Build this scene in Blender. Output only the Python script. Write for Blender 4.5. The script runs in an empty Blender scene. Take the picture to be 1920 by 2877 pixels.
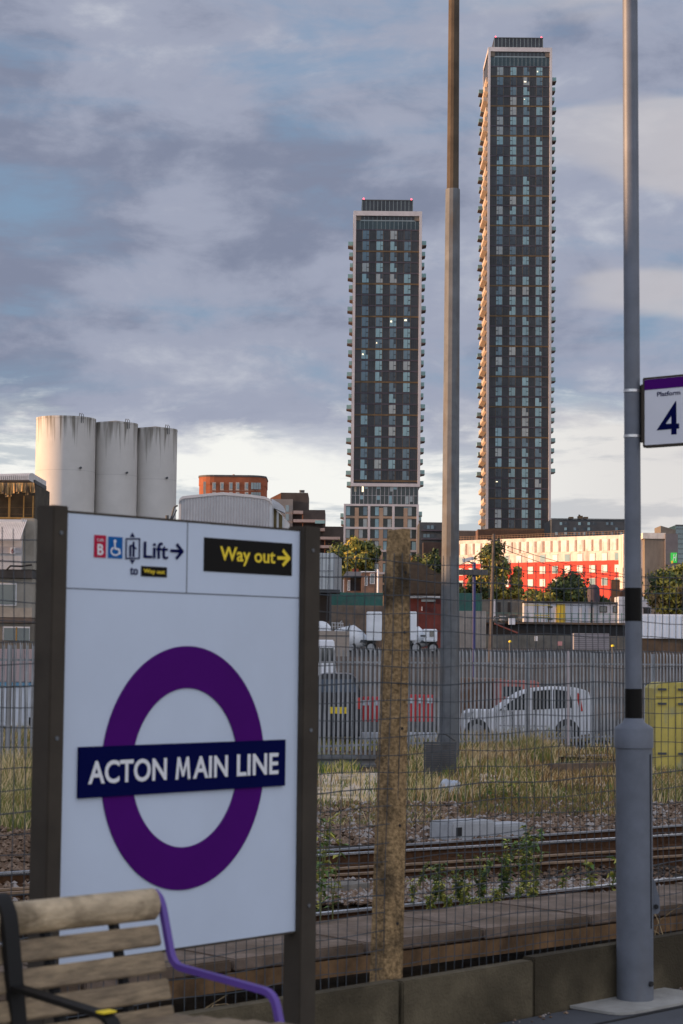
import bpy, bmesh, math, random
from mathutils import Vector, Matrix, noise
R = math.radians
random.seed(7)
S = bpy.context.scene
COL = S.collection
# ------------------------------------------------------------------ camera
F, EYE = 5600.0, 1.55
PT, RL = R(4.12), R(0.6)
fwd = Vector((0, math.cos(PT), math.sin(PT)))
up0 = Vector((0, -math.sin(PT), math.cos(PT)))
cr = Vector((1, 0, 0)) * math.cos(RL) + up0 * math.sin(RL)
cu = up0 * math.cos(RL) - Vector((1, 0, 0)) * math.sin(RL)
C0 = Vector((0, 0, EYE))
cam = bpy.data.cameras.new('camera'); camo = bpy.data.objects.new('camera', cam); COL.objects.link(camo)
m = Matrix((cr, cu, -fwd)).transposed().to_4x4(); m.translation = C0
camo.matrix_world = m
cam.sensor_fit = 'VERTICAL'; cam.sensor_height = 36; cam.lens = F * 36 / 2877
cam.clip_start = 0.1; cam.clip_end = 9000
cam.dof.use_dof = True; cam.dof.focus_distance = 80; cam.dof.aperture_fstop = 10.5
S.camera = camo
def ray(x, y): return cr * ((x - 960) / F) - cu * ((y - 1438.5) / F) + fwd
def P(x, y, Z):
    v = ray(x, y); return C0 + v * (Z / v.y)
def G(x, y, z):
    v = ray(x, y); return C0 + v * ((z - EYE) / v.z)
# ------------------------------------------------------------------ sun, sky, exposure
SUN_EL, SUN_AZ = 8.0, -94.0        # azimuth from +Y (forward), negative = left
S.view_settings.view_transform = 'Standard'; S.view_settings.look = 'None'
S.view_settings.gamma = 1; S.view_settings.exposure = 0.6
sd = bpy.data.lights.new('sun', 'SUN'); so = bpy.data.objects.new('sun', sd); COL.objects.link(so)
sd.energy = 5.0; sd.angle = R(0.6); sd.color = (1.0, 0.58, 0.30)
tosun = Vector((math.sin(R(SUN_AZ)) * math.cos(R(SUN_EL)), math.cos(R(SUN_AZ)) * math.cos(R(SUN_EL)), math.sin(R(SUN_EL))))
so.rotation_euler = tosun.to_track_quat('Z', 'Y').to_euler(); so.location = (-40, -10, 60)
W = bpy.data.worlds.new('World'); S.world = W; W.use_nodes = True
wt = W.node_tree; wt.nodes.clear()
def wn(t, **k):
    n = wt.nodes.new(t)
    for a, b in k.items(): setattr(n, a, b)
    return n
def wl(a, b): wt.links.new(a, b)
def wmath(op, a, b=None, c=None):
    n = wn('ShaderNodeMath', operation=op); n.use_clamp = False
    for i, v in enumerate((a, b, c)):
        if v is None: continue
        if isinstance(v, (int, float)): n.inputs[i].default_value = v
        else: wl(v, n.inputs[i])
    return n.outputs[0]
def wramp(v, stops, interp='EASE'):
    n = wn('ShaderNodeValToRGB'); e = n.color_ramp; e.interpolation = interp
    while len(e.elements) < len(stops): e.elements.new(0.5)
    for i, (p, c) in enumerate(stops):
        e.elements[i].position = p; e.elements[i].color = (c, c, c, 1) if isinstance(c, (int, float)) else (*c, 1)
    wl(v, n.inputs[0]); return n.outputs[0]
def wmix(f, a, b):
    n = wn('ShaderNodeMix', data_type='RGBA')
    if isinstance(f, (int, float)): n.inputs[0].default_value = f
    else: wl(f, n.inputs[0])
    for s, v in ((6, a), (7, b)):
        if isinstance(v, tuple): n.inputs[s].default_value = (*v, 1)
        else: wl(v, n.inputs[s])
    return n.outputs[2]
tc = wn('ShaderNodeTexCoord'); sep = wn('ShaderNodeSeparateXYZ'); wl(tc.outputs['Generated'], sep.inputs[0])
def wnoise(sx, sy, sz, scale, det, rough=0.5, off=(0, 0, 0), dist=0.0, tilt=0.0):
    mp = wn('ShaderNodeMapping'); mp.inputs['Scale'].default_value = (sx, sy, sz); mp.inputs['Location'].default_value = off
    mp.inputs['Rotation'].default_value = (0, tilt, 0)
    wl(tc.outputs['Generated'], mp.inputs[0]); n = wn('ShaderNodeTexNoise'); n.inputs['Scale'].default_value = scale
    n.inputs['Detail'].default_value = det; n.inputs['Roughness'].default_value = rough; n.inputs['Distortion'].default_value = dist
    wl(mp.outputs[0], n.inputs['Vector']); return n.outputs['Fac']
sky = wn('ShaderNodeTexSky'); sky.sky_type = 'NISHITA'; sky.sun_disc = False
sky.sun_elevation = R(SUN_EL); sky.sun_rotation = R(SUN_AZ); sky.altitude = 50; sky.air_density = 1.2; sky.dust_density = 2.0
skyb = wmix(0.75, sky.outputs[0], (1.35, 2.3, 3.7))
el = sep.outputs['Z']
n1 = wnoise(1, 1, 4.2, 5.5, 8, 0.58, (0.3, 0.1, 0.4), 0.35, 0.10)
n2 = wnoise(1, 1, 2.0, 16, 6, 0.6, (2.3, 1.1, 0.7), 0.2)
n3 = wnoise(1, 1, 3.2, 4.0, 4, 0.5, (5.3, 0.1, 1.4))
cl = wmath('ADD', wmath('MULTIPLY', n1, 0.75), wmath('MULTIPLY', n2, 0.25))
cmask = wramp(cl, [(0.32, 0.2), (0.50, 1.0)])
shade = wramp(wmath('ADD', wmath('MULTIPLY', n3, 0.6), wmath('MULTIPLY', n2, 0.4)), [(0.38, (1.45, 1.65, 2.3)), (0.50, (2.3, 2.5, 3.2)), (0.64, (3.8, 3.95, 4.4))])
base = wmix(cmask, skyb, shade)
# cream glow where the cloud deck thins over the horizon, with ragged edge
edge = wmath('ADD', el, wmath('MULTIPLY', wmath('SUBTRACT', n1, 0.5), 0.09))
edge = wmath('ADD', edge, wmath('MULTIPLY', wmath('SUBTRACT', n2, 0.5), 0.05))
band = wramp(edge, [(0.0, 0.95), (0.104, 1.0), (0.122, 0.0)])
n4 = wnoise(1, 1, 6.0, 9.0, 7, 0.6, (1.3, 4.1, 2.2), 0.3)
low = wramp(n4, [(0.50, 0.0), (0.60, 0.8)])
cream = wmix(low, (6.1, 6.1, 5.85), (3.1, 3.45, 3.8))
base = wmix(band, base, cream)
# warm streaks painted into the right of the sky as window-glass reflections
st = wnoise(1, 1, 5.0, 5.0, 3, 0.5, (0.9, 3.1, 6.2), 0.2, -0.5)
rs = wramp(sep.outputs['X'], [(0.02, 0.0), (0.17, 1.0)])
stm = wmath('MULTIPLY', wramp(st, [(0.46, 0.0), (0.56, 0.6)]), rs)
base = wmix(stm, base, (4.1, 3.85, 3.85))
# sky brightened behind the viewer as added fill on the foreground
back = wramp(wmath('MULTIPLY_ADD', sep.outputs['Y'], -0.5, 0.5), [(0.25, 1.0), (0.75, 1.85)])
bm_ = wn('ShaderNodeMix', data_type='RGBA', blend_type='MULTIPLY'); bm_.inputs[0].default_value = 1; wl(base, bm_.inputs[6]); wl(back, bm_.inputs[7])
bg = wn('ShaderNodeBackground'); bg.inputs['Strength'].default_value = 0.1; wl(bm_.outputs[2], bg.inputs['Color'])
wo = wn('ShaderNodeOutputWorld'); wl(bg.outputs[0], wo.inputs['Surface'])
S.render.engine = 'CYCLES'
# ------------------------------------------------------------------ materials
MT = {}
def mat(name, color, rough=0.7, var=0.15, scale=3.0, bump=0.0, metal=0.0, bscale=None, stretch=(1, 1, 1), col2=None, spec=0.5, emit=None, dirt=None):
    if name in MT: return MT[name]
    m = bpy.data.materials.new(name); m.use_nodes = True; t = m.node_tree
    b = t.nodes['Principled BSDF']; b.inputs['Roughness'].default_value = rough; b.inputs['Metallic'].default_value = metal
    b.inputs['Specular IOR Level'].default_value = spec
    tcn = t.nodes.new('ShaderNodeTexCoord'); mp = t.nodes.new('ShaderNodeMapping'); mp.inputs['Scale'].default_value = stretch
    t.links.new(tcn.outputs['Object'], mp.inputs[0])
    n = t.nodes.new('ShaderNodeTexNoise'); n.inputs['Scale'].default_value = scale; n.inputs['Detail'].default_value = 6; n.inputs['Roughness'].default_value = 0.62
    t.links.new(mp.outputs[0], n.inputs['Vector'])
    r = t.nodes.new('ShaderNodeValToRGB'); c1 = [c * (1 - var) for c in color]; c2 = list(col2) if col2 else [min(1, c * (1 + var)) for c in color]
    r.color_ramp.elements[0].position = 0.33; r.color_ramp.elements[1].position = 0.67
    r.color_ramp.elements[0].color = (*c1, 1); r.color_ramp.elements[1].color = (*c2, 1)
    t.links.new(n.outputs['Fac'], r.inputs[0]); out = r.outputs[0]
    if dirt:
        dc, ds, dst, p0, p1, amt = dirt
        mp2 = t.nodes.new('ShaderNodeMapping'); mp2.inputs['Scale'].default_value = dst; t.links.new(tcn.outputs['Object'], mp2.inputs[0])
        nn = t.nodes.new('ShaderNodeTexNoise'); nn.inputs['Scale'].default_value = ds; nn.inputs['Detail'].default_value = 7; t.links.new(mp2.outputs[0], nn.inputs['Vector'])
        rr = t.nodes.new('ShaderNodeValToRGB'); rr.color_ramp.elements[0].position = p0; rr.color_ramp.elements[1].position = p1
        rr.color_ramp.elements[0].color = (0, 0, 0, 1); rr.color_ramp.elements[1].color = (amt, amt, amt, 1); t.links.new(nn.outputs['Fac'], rr.inputs[0])
        mx = t.nodes.new('ShaderNodeMix'); mx.data_type = 'RGBA'; t.links.new(rr.outputs[0], mx.inputs[0]); t.links.new(out, mx.inputs[6]); mx.inputs[7].default_value = (*dc, 1); out = mx.outputs[2]
    t.links.new(out, b.inputs['Base Color'])
    if bump:
        n2 = t.nodes.new('ShaderNodeTexNoise'); n2.inputs['Scale'].default_value = bscale or scale * 6; n2.inputs['Detail'].default_value = 5
        t.links.new(mp.outputs[0], n2.inputs['Vector'])
        bp = t.nodes.new('ShaderNodeBump'); bp.inputs['Strength'].default_value = bump; bp.inputs['Distance'].default_value = 0.02
        t.links.new(n2.outputs['Fac'], bp.inputs['Height']); t.links.new(bp.outputs[0], b.inputs['Normal'])
    if emit: b.inputs['Emission Color'].default_value = (*emit[:3], 1); b.inputs['Emission Strength'].default_value = emit[3]
    MT[name] = m; return m
def glass(name, color, rough=0.06, spec=0.8, var=0.3, metal=0.0):
    return mat(name, color, rough, var, 0.15, spec=spec, metal=metal)
# ------------------------------------------------------------------ mesh builder
class MB:
    def __init__(s): s.v = []; s.f = []; s.mi = []; s.cur = 0
    def add(s, vs, fs):
        o = len(s.v); s.v += [Vector(v) for v in vs]; s.f += [tuple(i + o for i in f) for f in fs]; s.mi += [s.cur] * len(fs); return s
    def box(s, c, size, ax=None):
        c = Vector(c); X, Y, Z = ax or (Vector((1, 0, 0)), Vector((0, 1, 0)), Vector((0, 0, 1)))
        a, b, d = [q / 2 for q in size]
        vs = [c + X * (i * a) + Y * (j * b) + Z * (k * d) for k in (-1, 1) for j in (-1, 1) for i in (-1, 1)]
        return s.add(vs, [(0, 2, 3, 1), (4, 5, 7, 6), (0, 1, 5, 4), (2, 6, 7, 3), (0, 4, 6, 2), (1, 3, 7, 5)])
    def mm(s, lo, hi): # axis aligned box by corners
        lo = Vector(lo); hi = Vector(hi); return s.box((lo + hi) / 2, tuple(abs(x) for x in (hi - lo)))
    def tube(s, pts, r, n=6, cap=True):
        pts = [Vector(p) for p in pts]; rs = r if isinstance(r, (list, tuple)) else [r] * len(pts); rings = []
        o = len(s.v); ref = None
        for i, p in enumerate(pts):
            d = (pts[min(i + 1, len(pts) - 1)] - pts[max(i - 1, 0)]).normalized()
            if ref is None: ref = Vector((0, 0, 1)) if abs(d.z) < 0.9 else Vector((1, 0, 0))
            a = d.cross(ref).normalized(); b = a.cross(d).normalized(); ref = b
            s.v += [p + (a * math.cos(2 * math.pi * k / n) + b * math.sin(2 * math.pi * k / n)) * rs[i] for k in range(n)]
        for i in range(len(pts) - 1):
            for k in range(n):
                s.f.append((o + i * n + k, o + i * n + (k + 1) % n, o + (i + 1) * n + (k + 1) % n, o + (i + 1) * n + k)); s.mi.append(s.cur)
        if cap:
            s.f.append(tuple(o + k for k in range(n))[::-1]); s.f.append(tuple(o + (len(pts) - 1) * n + k for k in range(n))); s.mi += [s.cur] * 2
        return s
    def lathe(s, c, prof, n=32):
        c = Vector(c); o = len(s.v)
        for r, z in prof: s.v += [c + Vector((r * math.cos(2 * math.pi * k / n), r * math.sin(2 * math.pi * k / n), z)) for k in range(n)]
        for i in range(len(prof) - 1):
            for k in range(n): s.f.append((o + i * n + k, o + i * n + (k + 1) % n, o + (i + 1) * n + (k + 1) % n, o + (i + 1) * n + k)); s.mi.append(s.cur)
        s.f.append(tuple(o + k for k in range(n))[::-1]); s.f.append(tuple(o + (len(prof) - 1) * n + k for k in range(n))); s.mi += [s.cur] * 2
        return s
    def prism(s, poly, o, X, Y, N, t): # polygon in plane (o,X,Y) thickness t along N
        o = Vector(o); k = len(poly)
        a = [o + X * p[0] + Y * p[1] for p in poly]; vs = a + [p + N * t for p in a]
        return s.add(vs, [tuple(range(k))[::-1], tuple(range(k, 2 * k))] + [(i, (i + 1) % k, (i + 1) % k + k, i + k) for i in range(k)])
    def build(s, name, mats, parent=None, smooth=False, loc=None, bevel=0):
        if not isinstance(mats, (list, tuple)): mats = [mats]
        if parent is not None: L = wloc(parent)
        elif loc is not None: L = Vector(loc)
        else:
            xs = [v.x for v in s.v]; ys = [v.y for v in s.v]; zs = [v.z for v in s.v]; L = Vector(((min(xs) + max(xs)) / 2, (min(ys) + max(ys)) / 2, min(zs)))
        me = bpy.data.meshes.new(name); me.from_pydata([v - L for v in s.v], [], s.f)
        for m in mats: me.materials.append(m)
        me.polygons.foreach_set('material_index', s.mi)
        me.update()
        b = bmesh.new(); b.from_mesh(me); bmesh.ops.recalc_face_normals(b, faces=b.faces)
        if bevel: bmesh.ops.bevel(b, geom=[e for e in b.edges], offset=bevel, segments=2, affect='EDGES', clamp_overlap=True)
        b.to_mesh(me); b.free()
        if smooth:
            for p in me.polygons: p.use_smooth = True
            me.set_sharp_from_angle(angle=R(35))
        ob = bpy.data.objects.new(name, me); COL.objects.link(ob)
        if parent is not None: ob.parent = parent
        else: ob.location = L
        return ob
WL = {}
def wloc(o):
    L = Vector((0, 0, 0))
    while o: L += o.location; o = o.parent
    return L
def thing(name, label, cat, loc, group=None):
    o = bpy.data.objects.new(name, None); o.empty_display_size = 0.1; COL.objects.link(o); o.location = loc; return tag(o, label, cat, group)
def tag(o, label, cat, group=None, kind=None):
    o['label'] = label; o['category'] = cat
    if group: o['group'] = group
    if kind: o['kind'] = kind
    return o
def struct(o, label=None, cat=None):
    o['kind'] = 'structure'
    if label: o['label'] = label; o['category'] = cat
    return o
UX, UY, UZ = Vector((1, 0, 0)), Vector((0, 1, 0)), Vector((0, 0, 1))
def text_obj(txt, o, X, Y, x0, x1, y0, y1, m, parent, t=0.002, bold=0.0, name='lettering', shear=0.0):
    cu_ = bpy.data.curves.new('t', 'FONT'); cu_.body = txt; cu_.extrude = 0.02; cu_.offset = bold; cu_.resolution_u = 4; cu_.shear = shear
    to = bpy.data.objects.new('t', cu_); COL.objects.link(to)
    dg = bpy.context.evaluated_depsgraph_get(); me = bpy.data.meshes.new_from_object(to.evaluated_get(dg))
    bpy.data.objects.remove(to)
    xs = [v.co.x for v in me.vertices]; ys = [v.co.y for v in me.vertices]; zs = [v.co.z for v in me.vertices]
    a, b, c, d = min(xs), max(xs), min(ys), max(ys); N = X.cross(Y).normalized(); L = wloc(parent)
    for v in me.vertices:
        u = x0 + (v.co.x - a) / (b - a) * (x1 - x0); w = y0 + (v.co.y - c) / (d - c) * (y1 - y0); h = t * (0.5 + v.co.z / 0.04)
        v.co = o + X * u + Y * w + N * h - L
    me.materials.clear(); me.materials.append(m); ob = bpy.data.objects.new(name, me); COL.objects.link(ob); ob.parent = parent; return ob

# shared materials
M_platform = mat('platform_asphalt', (0.075, 0.08, 0.09), 0.9, 0.25, 1.3, 0.4, bscale=160)
M_conc = mat('kerb_concrete', (0.12, 0.098, 0.062), 0.95, 0.35, 4, 0.4, bscale=90, dirt=((0.04, 0.032, 0.02), 2.2, (1, 1, 1), 0.42, 0.62, 0.8), spec=.2)
M_slab = mat('slab_concrete', (0.20, 0.15, 0.115), 0.9, 0.35, 5, 0.3, bscale=90, spec=.2, dirt=((0.09, 0.06, 0.035), 1.7, (1, 1, 1), 0.42, 0.66, 0.7))
M_postc = mat('aggregate_concrete', (0.36, 0.24, 0.12), 0.95, 0.55, 60, 0.8, bscale=120, spec=.15, dirt=((0.045, 0.035, 0.025), 7, (1, 1, 0.6), 0.5, 0.66, 0.85))
M_wire = mat('galvanised_wire', (0.07, 0.08, 0.09), 0.6, 0.3, 20, metal=0.3)
M_galv = mat('galvanised_steel', (0.14, 0.15, 0.16), 0.7, 0.2, 2.5, metal=0.1, spec=.3, dirt=((0.12, 0.09, 0.06), 3, (1, 1, 0.3), 0.5, 0.7, 0.6))
M_pale = mat('palisade_steel', (0.33, 0.345, 0.36), 0.6, 0.28, 1.3, metal=0.1, dirt=((0.13, 0.11, 0.09), 0.8, (1, 1, 0.4), 0.5, 0.7, 0.6))
M_bronze = mat('bronze_grey_paint', (0.055, 0.044, 0.032), 0.7, 0.2, 6, metal=0.1, spec=.3)
M_white = mat('sign_white', (0.60, 0.68, 0.80), 0.4, 0.04, 2, spec=.3, dirt=((0.42, 0.45, 0.5), 1.6, (1, 1, .35), .5, .8, .35))
M_purple = mat('sign_purple', (0.075, 0.005, 0.155), 0.7, 0.08, 3, spec=.06)
M_navy = mat('sign_navy', (0.001, 0.003, 0.055), 0.7, 0.1, 3, spec=.05)
M_black = mat('sign_black', (0.010, 0.009, 0.008), 0.6, 0.1, 3, spec=.12)
M_yellow = mat('sign_yellow', (0.95, 0.70, 0.03), 0.6, 0.05, 3)
M_red = mat('sign_red', (0.48, 0.01, 0.05), 0.6, 0.05, 3, spec=.15)
M_blue = mat('sign_blue', (0.005, 0.11, 0.36), 0.6, 0.05, 3, spec=.15)
M_polegrey = mat('lamp_post_grey', (0.14, 0.155, 0.185), 0.5, 0.14, 8, 0.05, metal=0.1, bscale=200, dirt=((0.13, 0.12, 0.11), 5, (1, 1, 0.25), 0.55, 0.75, 0.5))
M_dark = mat('dark_void', (0.015, 0.015, 0.016), 0.8, 0.2, 1)
M_rail = mat('rail_rust', (0.075, 0.037, 0.018), 0.9, 0.4, 12, 0.3, spec=.15)
M_railtop = mat('rail_head_polished', (0.66, 0.68, 0.72), 0.25, 0.08, 10, metal=0.8)
M_timber = mat('sleeper_timber', (0.04, 0.03, 0.02), 0.95, 0.4, 6, 0.4, spec=.1, stretch=(1, 1, 4))

# ------------------------------------------------------------------ ground
def terr(x, y):
    if y < 90: return -1.10
    if y < 190: return -1.10 + 3.3 * ((y - 90) / 100) ** 1.1
    return 2.2 + 1.2 * min(1, (y - 190) / 60)
mb = MB(); xs = [-4000, -1500, -500, -200, -80, -40, -20, -10, 0, 10, 20, 40, 80, 200, 500, 1500, 4000]
ys = [-300, -50, -10, 0, 6, 10, 14, 18, 22, 26, 30, 36, 44, 52, 60, 72, 90, 110, 130, 150, 170, 190, 210, 250, 400, 700, 1200, 2500, 6000]
mb.add([(x, y, terr(x, y)) for y in ys for x in xs], [(j * len(xs) + i, j * len(xs) + i + 1, (j + 1) * len(xs) + i + 1, (j + 1) * len(xs) + i) for j in range(len(ys) - 1) for i in range(len(xs) - 1)])
M_ground = mat('stony_ground', (0.05, 0.038, 0.026), 0.95, 0.4, 0.8, 0.8, bscale=14, col2=(0.18, 0.12, 0.065), spec=.1)
mb.mi = [1 if ys[k // (len(xs) - 1)] >= 60 else 0 for k in range(len(mb.f))]
struct(mb.build('ground', [M_ground, mat('yard_tarmac', (0.045, 0.042, 0.04), 0.95, 0.35, 0.5, 0.5, bscale=10, spec=.2)], loc=(0, 0, 0)))
# kerb line / platform
K1 = G(1729, 2656, 0.245); K0 = G(885, 2791, 0.245)
kd = (K1 - K0).normalized(); kn = Vector((-kd.y, kd.x, 0))      # kn points away from the camera (over the tracks)
def K(s, off=0, z=0): return Vector((K0.x, K0.y, 0)) + kd * s + kn * off + UZ * z
mb = MB(); mb.box(K(0, -3.02, -0.65), (60, 6.0, 1.3), (kd, kn, UZ)); struct(mb.build('platform', M_platform))
# paving joint lines: thin pale slab around the lamp base
pb = G(1785, 2815, 0)
mb = MB(); poly = []
for k in range(28):
    a = 2 * math.pi * k / 28; poly.append((0.36 * math.copysign(abs(math.cos(a)) ** 0.35, math.cos(a)), 0.20 * math.copysign(abs(math.sin(a)) ** 0.35, math.sin(a))))
mb.prism(poly, pb + UZ * 0.002, kd, kn, UZ, 0.012); 
o = mb.build('concrete_pad', mat('pale_mortar', (0.34, 0.33, 0.30), 0.9, 0.15, 8, 0.3)); tag(o, 'pale concrete pad around the foot of the lamp post', 'concrete pad')
mb = MB()
for s in (-1.2, 1.0, 3.2): mb.box(K(s, -1.55, 0.003), (0.012, 2.9, 0.006), (kd, kn, UZ))
for q in (-0.32,): mb.box(K(0, q, 0.003), (14, 0.014, 0.006), (kd, kn, UZ))
struct(mb.build('paving_joints', M_dark))
# edge beams
joints = [-3.2, K0.x * 0 - 0.9, 0.32, 1.18, 2.6, 4.6]
def kpos(px, py=2740):   # arclength of kerb line at pixel column
    v = ray(px, py); a = Vector((K0.x, K0.y)); # solve intersection in plan
    d = Vector((v.x, v.y)); det = -kd.x * d.y + kd.y * d.x
    s = (-(C0.x - a.x) * d.y + (C0.y - a.y) * d.x) / -det if abs(det) > 1e-9 else 0
    return s
def kpos(px, off=0):
    lo, hi = -6, 12
    for _ in range(50):
        mid = (lo + hi) / 2; p = K(mid, off, 0.2) - C0; q = 960 + F * p.dot(cr) / p.dot(fwd)
        if q < px: lo = mid
        else: hi = mid
    return lo
j1, j2, j3 = kpos(1128), kpos(1500), kpos(1990)
beams = [(-4.5, -1.35, 0.235, 'concrete edge beam behind the bench at the far left'), (-1.34, j1 - 0.01, 0.24, 'concrete edge beam left of the speckled fence post'), (j1 + 0.01, j2, 0.235, 'concrete edge beam right of the speckled fence post'), (j2 + 0.004, j3 + 3, 0.247, 'concrete edge beam passing behind the lamp post')]
for a, b, h, lab in beams:
    mb = MB(); mb.box(K((a + b) / 2, 0.035, h / 2 - 0.2), (b - a, 0.07, h + 0.4), (kd, kn, UZ))
    o = mb.build('edge_beam', M_conc, bevel=0.006); tag(o, lab, 'kerb beam', 'concrete beams along the platform edge')
# debris on/behind kerb
random.seed(3)
def stone(mb, c, r):
    t = []
    for i, (x, y, z) in enumerate([(1, 0, 0), (-1, 0, 0), (0, 1, 0), (0, -1, 0), (0, 0, 1), (0, 0, -1), (.6, .6, .5), (-.6, -.5, .6)]):
        t.append(Vector((x, y, z * 0.7)) * r * random.uniform(0.65, 1.25) + Vector(c))
    a = random.uniform(0, 6.28); M3 = Matrix.Rotation(a, 3, 'Z'); cc = Vector(c); t = [cc + M3 @ (q - cc) for q in t[:6]]
    mb.add(t, [(0, 2, 4), (2, 1, 4), (1, 3, 4), (3, 0, 4), (2, 0, 5), (1, 2, 5), (3, 1, 5), (0, 3, 5)])
stone_m = [mat('ballast_a', (0.22, 0.15, 0.10), 0.9, 0.3, 30), mat('ballast_b', (0.14, 0.085, 0.05), 0.9, 0.3, 30), mat('ballast_c', (0.34, 0.30, 0.27), 0.9, 0.25, 30), mat('ballast_d', (0.05, 0.035, 0.025), 0.9, 0.3, 30)]
mb = MB()
for _ in range(500):
    mb.cur = random.choice((0, 1, 1, 2)); s = random.uniform(-4, 6); stone(mb, K(s, random.uniform(-0.10, -0.005) if random.random() < .55 else random.uniform(0.08, 0.5), 0.004 if True else 0), random.uniform(0.003, 0.012))
o = mb.build('gravel', stone_m); tag(o, 'loose grit along the foot of the concrete edge beams', 'gravel', kind='stuff')
# earth strip just behind the beams
mb = MB(); mb.box(K(0, 0.36, -0.55), (16, 0.56, 1.15), (kd, kn, UZ)); struct(mb.build('earth_verge', mat('dry_earth', (0.09, 0.07, 0.045), 0.95, 0.5, 9, 0.8, bscale=50)))
# ballast beyond
def gpt(px0, px1, py0, py1, z):
    return G(random.uniform(px0, px1), random.uniform(py0, py1), z)
mb = MB(); random.seed(11)
def ball(px0, px1, py0, py1, n, z, r0, r1, w=(0, 1, 2)):
    for _ in range(n):
        mb.cur = random.choice(w); p = gpt(px0, px1, py0, py1, z); stone(mb, p + UZ * random.uniform(-0.01, 0.03), random.uniform(r0, r1))
ball(860, 1930, 2255, 2375, 5200, -1.06, 0.03, 0.07, (0, 1, 1, 0, 2))
ball(860, 1930, 2440, 2480, 900, -1.06, 0.025, 0.05, (1, 1, 3))
ball(860, 1930, 2475, 2540, 5600, -1.0, 0.025, 0.048, (0, 2, 2, 0, 1))
ball(-20, 110, 2330, 2460, 500, -1.06, 0.03, 0.06, (0, 1, 1))
ball(-20, 110, 2460, 2620, 300, -1.02, 0.03, 0.05, (0, 1, 2))
o = mb.build('ballast', stone_m); tag(o, 'grey and brown ballast stones around the rails', 'ballast', kind='stuff')
# ------------------------------------------------------------------ rails
def rail(px0, py0, px1, py1, zt, head, label, shiny=True, h=0.16, group='steel rails of the tracks'):
    a = G(px0, py0, zt); b = G(px1, py1, zt); d = (b - a).normalized(); n = Vector((-d.y, d.x, 0)); a2 = a - d * 14; b2 = b + d * 30; c = (a2 + b2) / 2; L = (b2 - a2).length
    t = thing('rail', label, 'rail', Vector((c.x, c.y, zt - h)), group)
    mb = MB()
    prof = [(-0.075, 0), (0.075, 0), (0.075, 0.012), (0.012, 0.03), (0.012, h - 0.04), (0.035, h - 0.03), (0.035, h - 0.004), (-0.035, h - 0.004), (-0.035, h - 0.03), (-0.012, h - 0.04), (-0.012, 0.03), (-0.075, 0.012)]
    mb.prism(prof, a2 + UZ * -h, n, UZ, d, L); mb.build('web', M_rail, t)
    if shiny:
        mb = MB(); mb.box(c + UZ * (-0.010), (L, 0.076, 0.022), (d, n, UZ)); mb.build('head', head, t)
    return a, b, d, n
rail(1130, 2372, 1729, 2330, -0.9, mat('dull_rail_head', (0.32, 0.33, 0.35), 0.4, 0.2, 5, metal=0.7), 'dull grey rail farthest from the platform')
rb = rail(1130, 2387, 1729, 2353, -0.9, M_railtop, 'brightest polished rail, second from the far side')
rail(1130, 2427, 1729, 2390, -0.93, mat('rusty_head', (0.26, 0.17, 0.10), 0.7, 0.3, 8), 'rusty brown check rail below the brightest rail')
rail(1130, 2445, 1729, 2412, -0.95, MT['rusty_head'], 'dark rusty lower rail nearest the loose stones')
rd = rail(1134, 2541, 1729, 2483, -0.9, M_railtop, 'polished rail nearest the concrete trough lids')
# sleepers of near track, running across
random.seed(5)
for k in range(-8, 22):
    c = rd[0] + rd[2] * (k * 0.68) + rd[3] * 0.85; mb = MB(); mb.box(Vector((c.x, c.y, -1.125)), (0.25, 2.5, 0.15), (rd[2], rd[3], UZ))
    q = c - C0; px = 960 + F * q.dot(cr) / q.dot(fwd)
    if -100 < px < 2050: tag(mb.build('sleeper', M_timber), 'dark timber sleeper under the near track', 'sleeper', 'timber sleepers under the near rails')
a = G(905, 2505, -0.98); mb = MB(); mb.box(a, (1.1, 0.32, 0.14), (rd[2], rd[3], UZ)); tag(mb.build('timber_block', mat('grey_timber', (0.2, 0.18, 0.15), 0.9, 0.3, 5, 0.3), bevel=0.01), 'weathered grey timber block lying beside the near rail', 'timber')
# trough lids (slabs)
e0 = G(1130, 2648 - 5, -0.72); e1 = G(1720, 2570, -0.72); sd_ = (e1 - e0).normalized(); sn = Vector((-sd_.y, sd_.x, 0))
Lh = 1.35
for i in range(-7, 12):
    c = e0 + sd_ * (i * Lh + 0.3) + sn * 0.62
    q = c - C0; px = 960 + F * q.dot(cr) / q.dot(fwd)
    if px < -150 or px > 2150: continue
    mb = MB(); zz = -0.76 + random.uniform(-0.012, 0.012); mb.box(Vector((c.x, c.y, zz)), (Lh - 0.03, 1.2, 0.09), (sd_, sn, UZ))
    tag(mb.build('trough_lid', M_slab, bevel=0.012), 'flat concrete lid in the row between fence and near rail', 'concrete slab', 'concrete trough lids in a row')
mb = MB(); mb.box(e0 + sd_ * 3 + sn * 0.08 + UZ * -0.155, (26, 0.1, 0.13), (sd_, sn, UZ)); o = mb.build('trough_wall', mat('brown_stained_concrete', (0.17, 0.095, 0.04), 0.9, 0.5, 3, 0.3)); tag(o, 'brown stained side wall carrying the row of concrete lids', 'trough wall')
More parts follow.
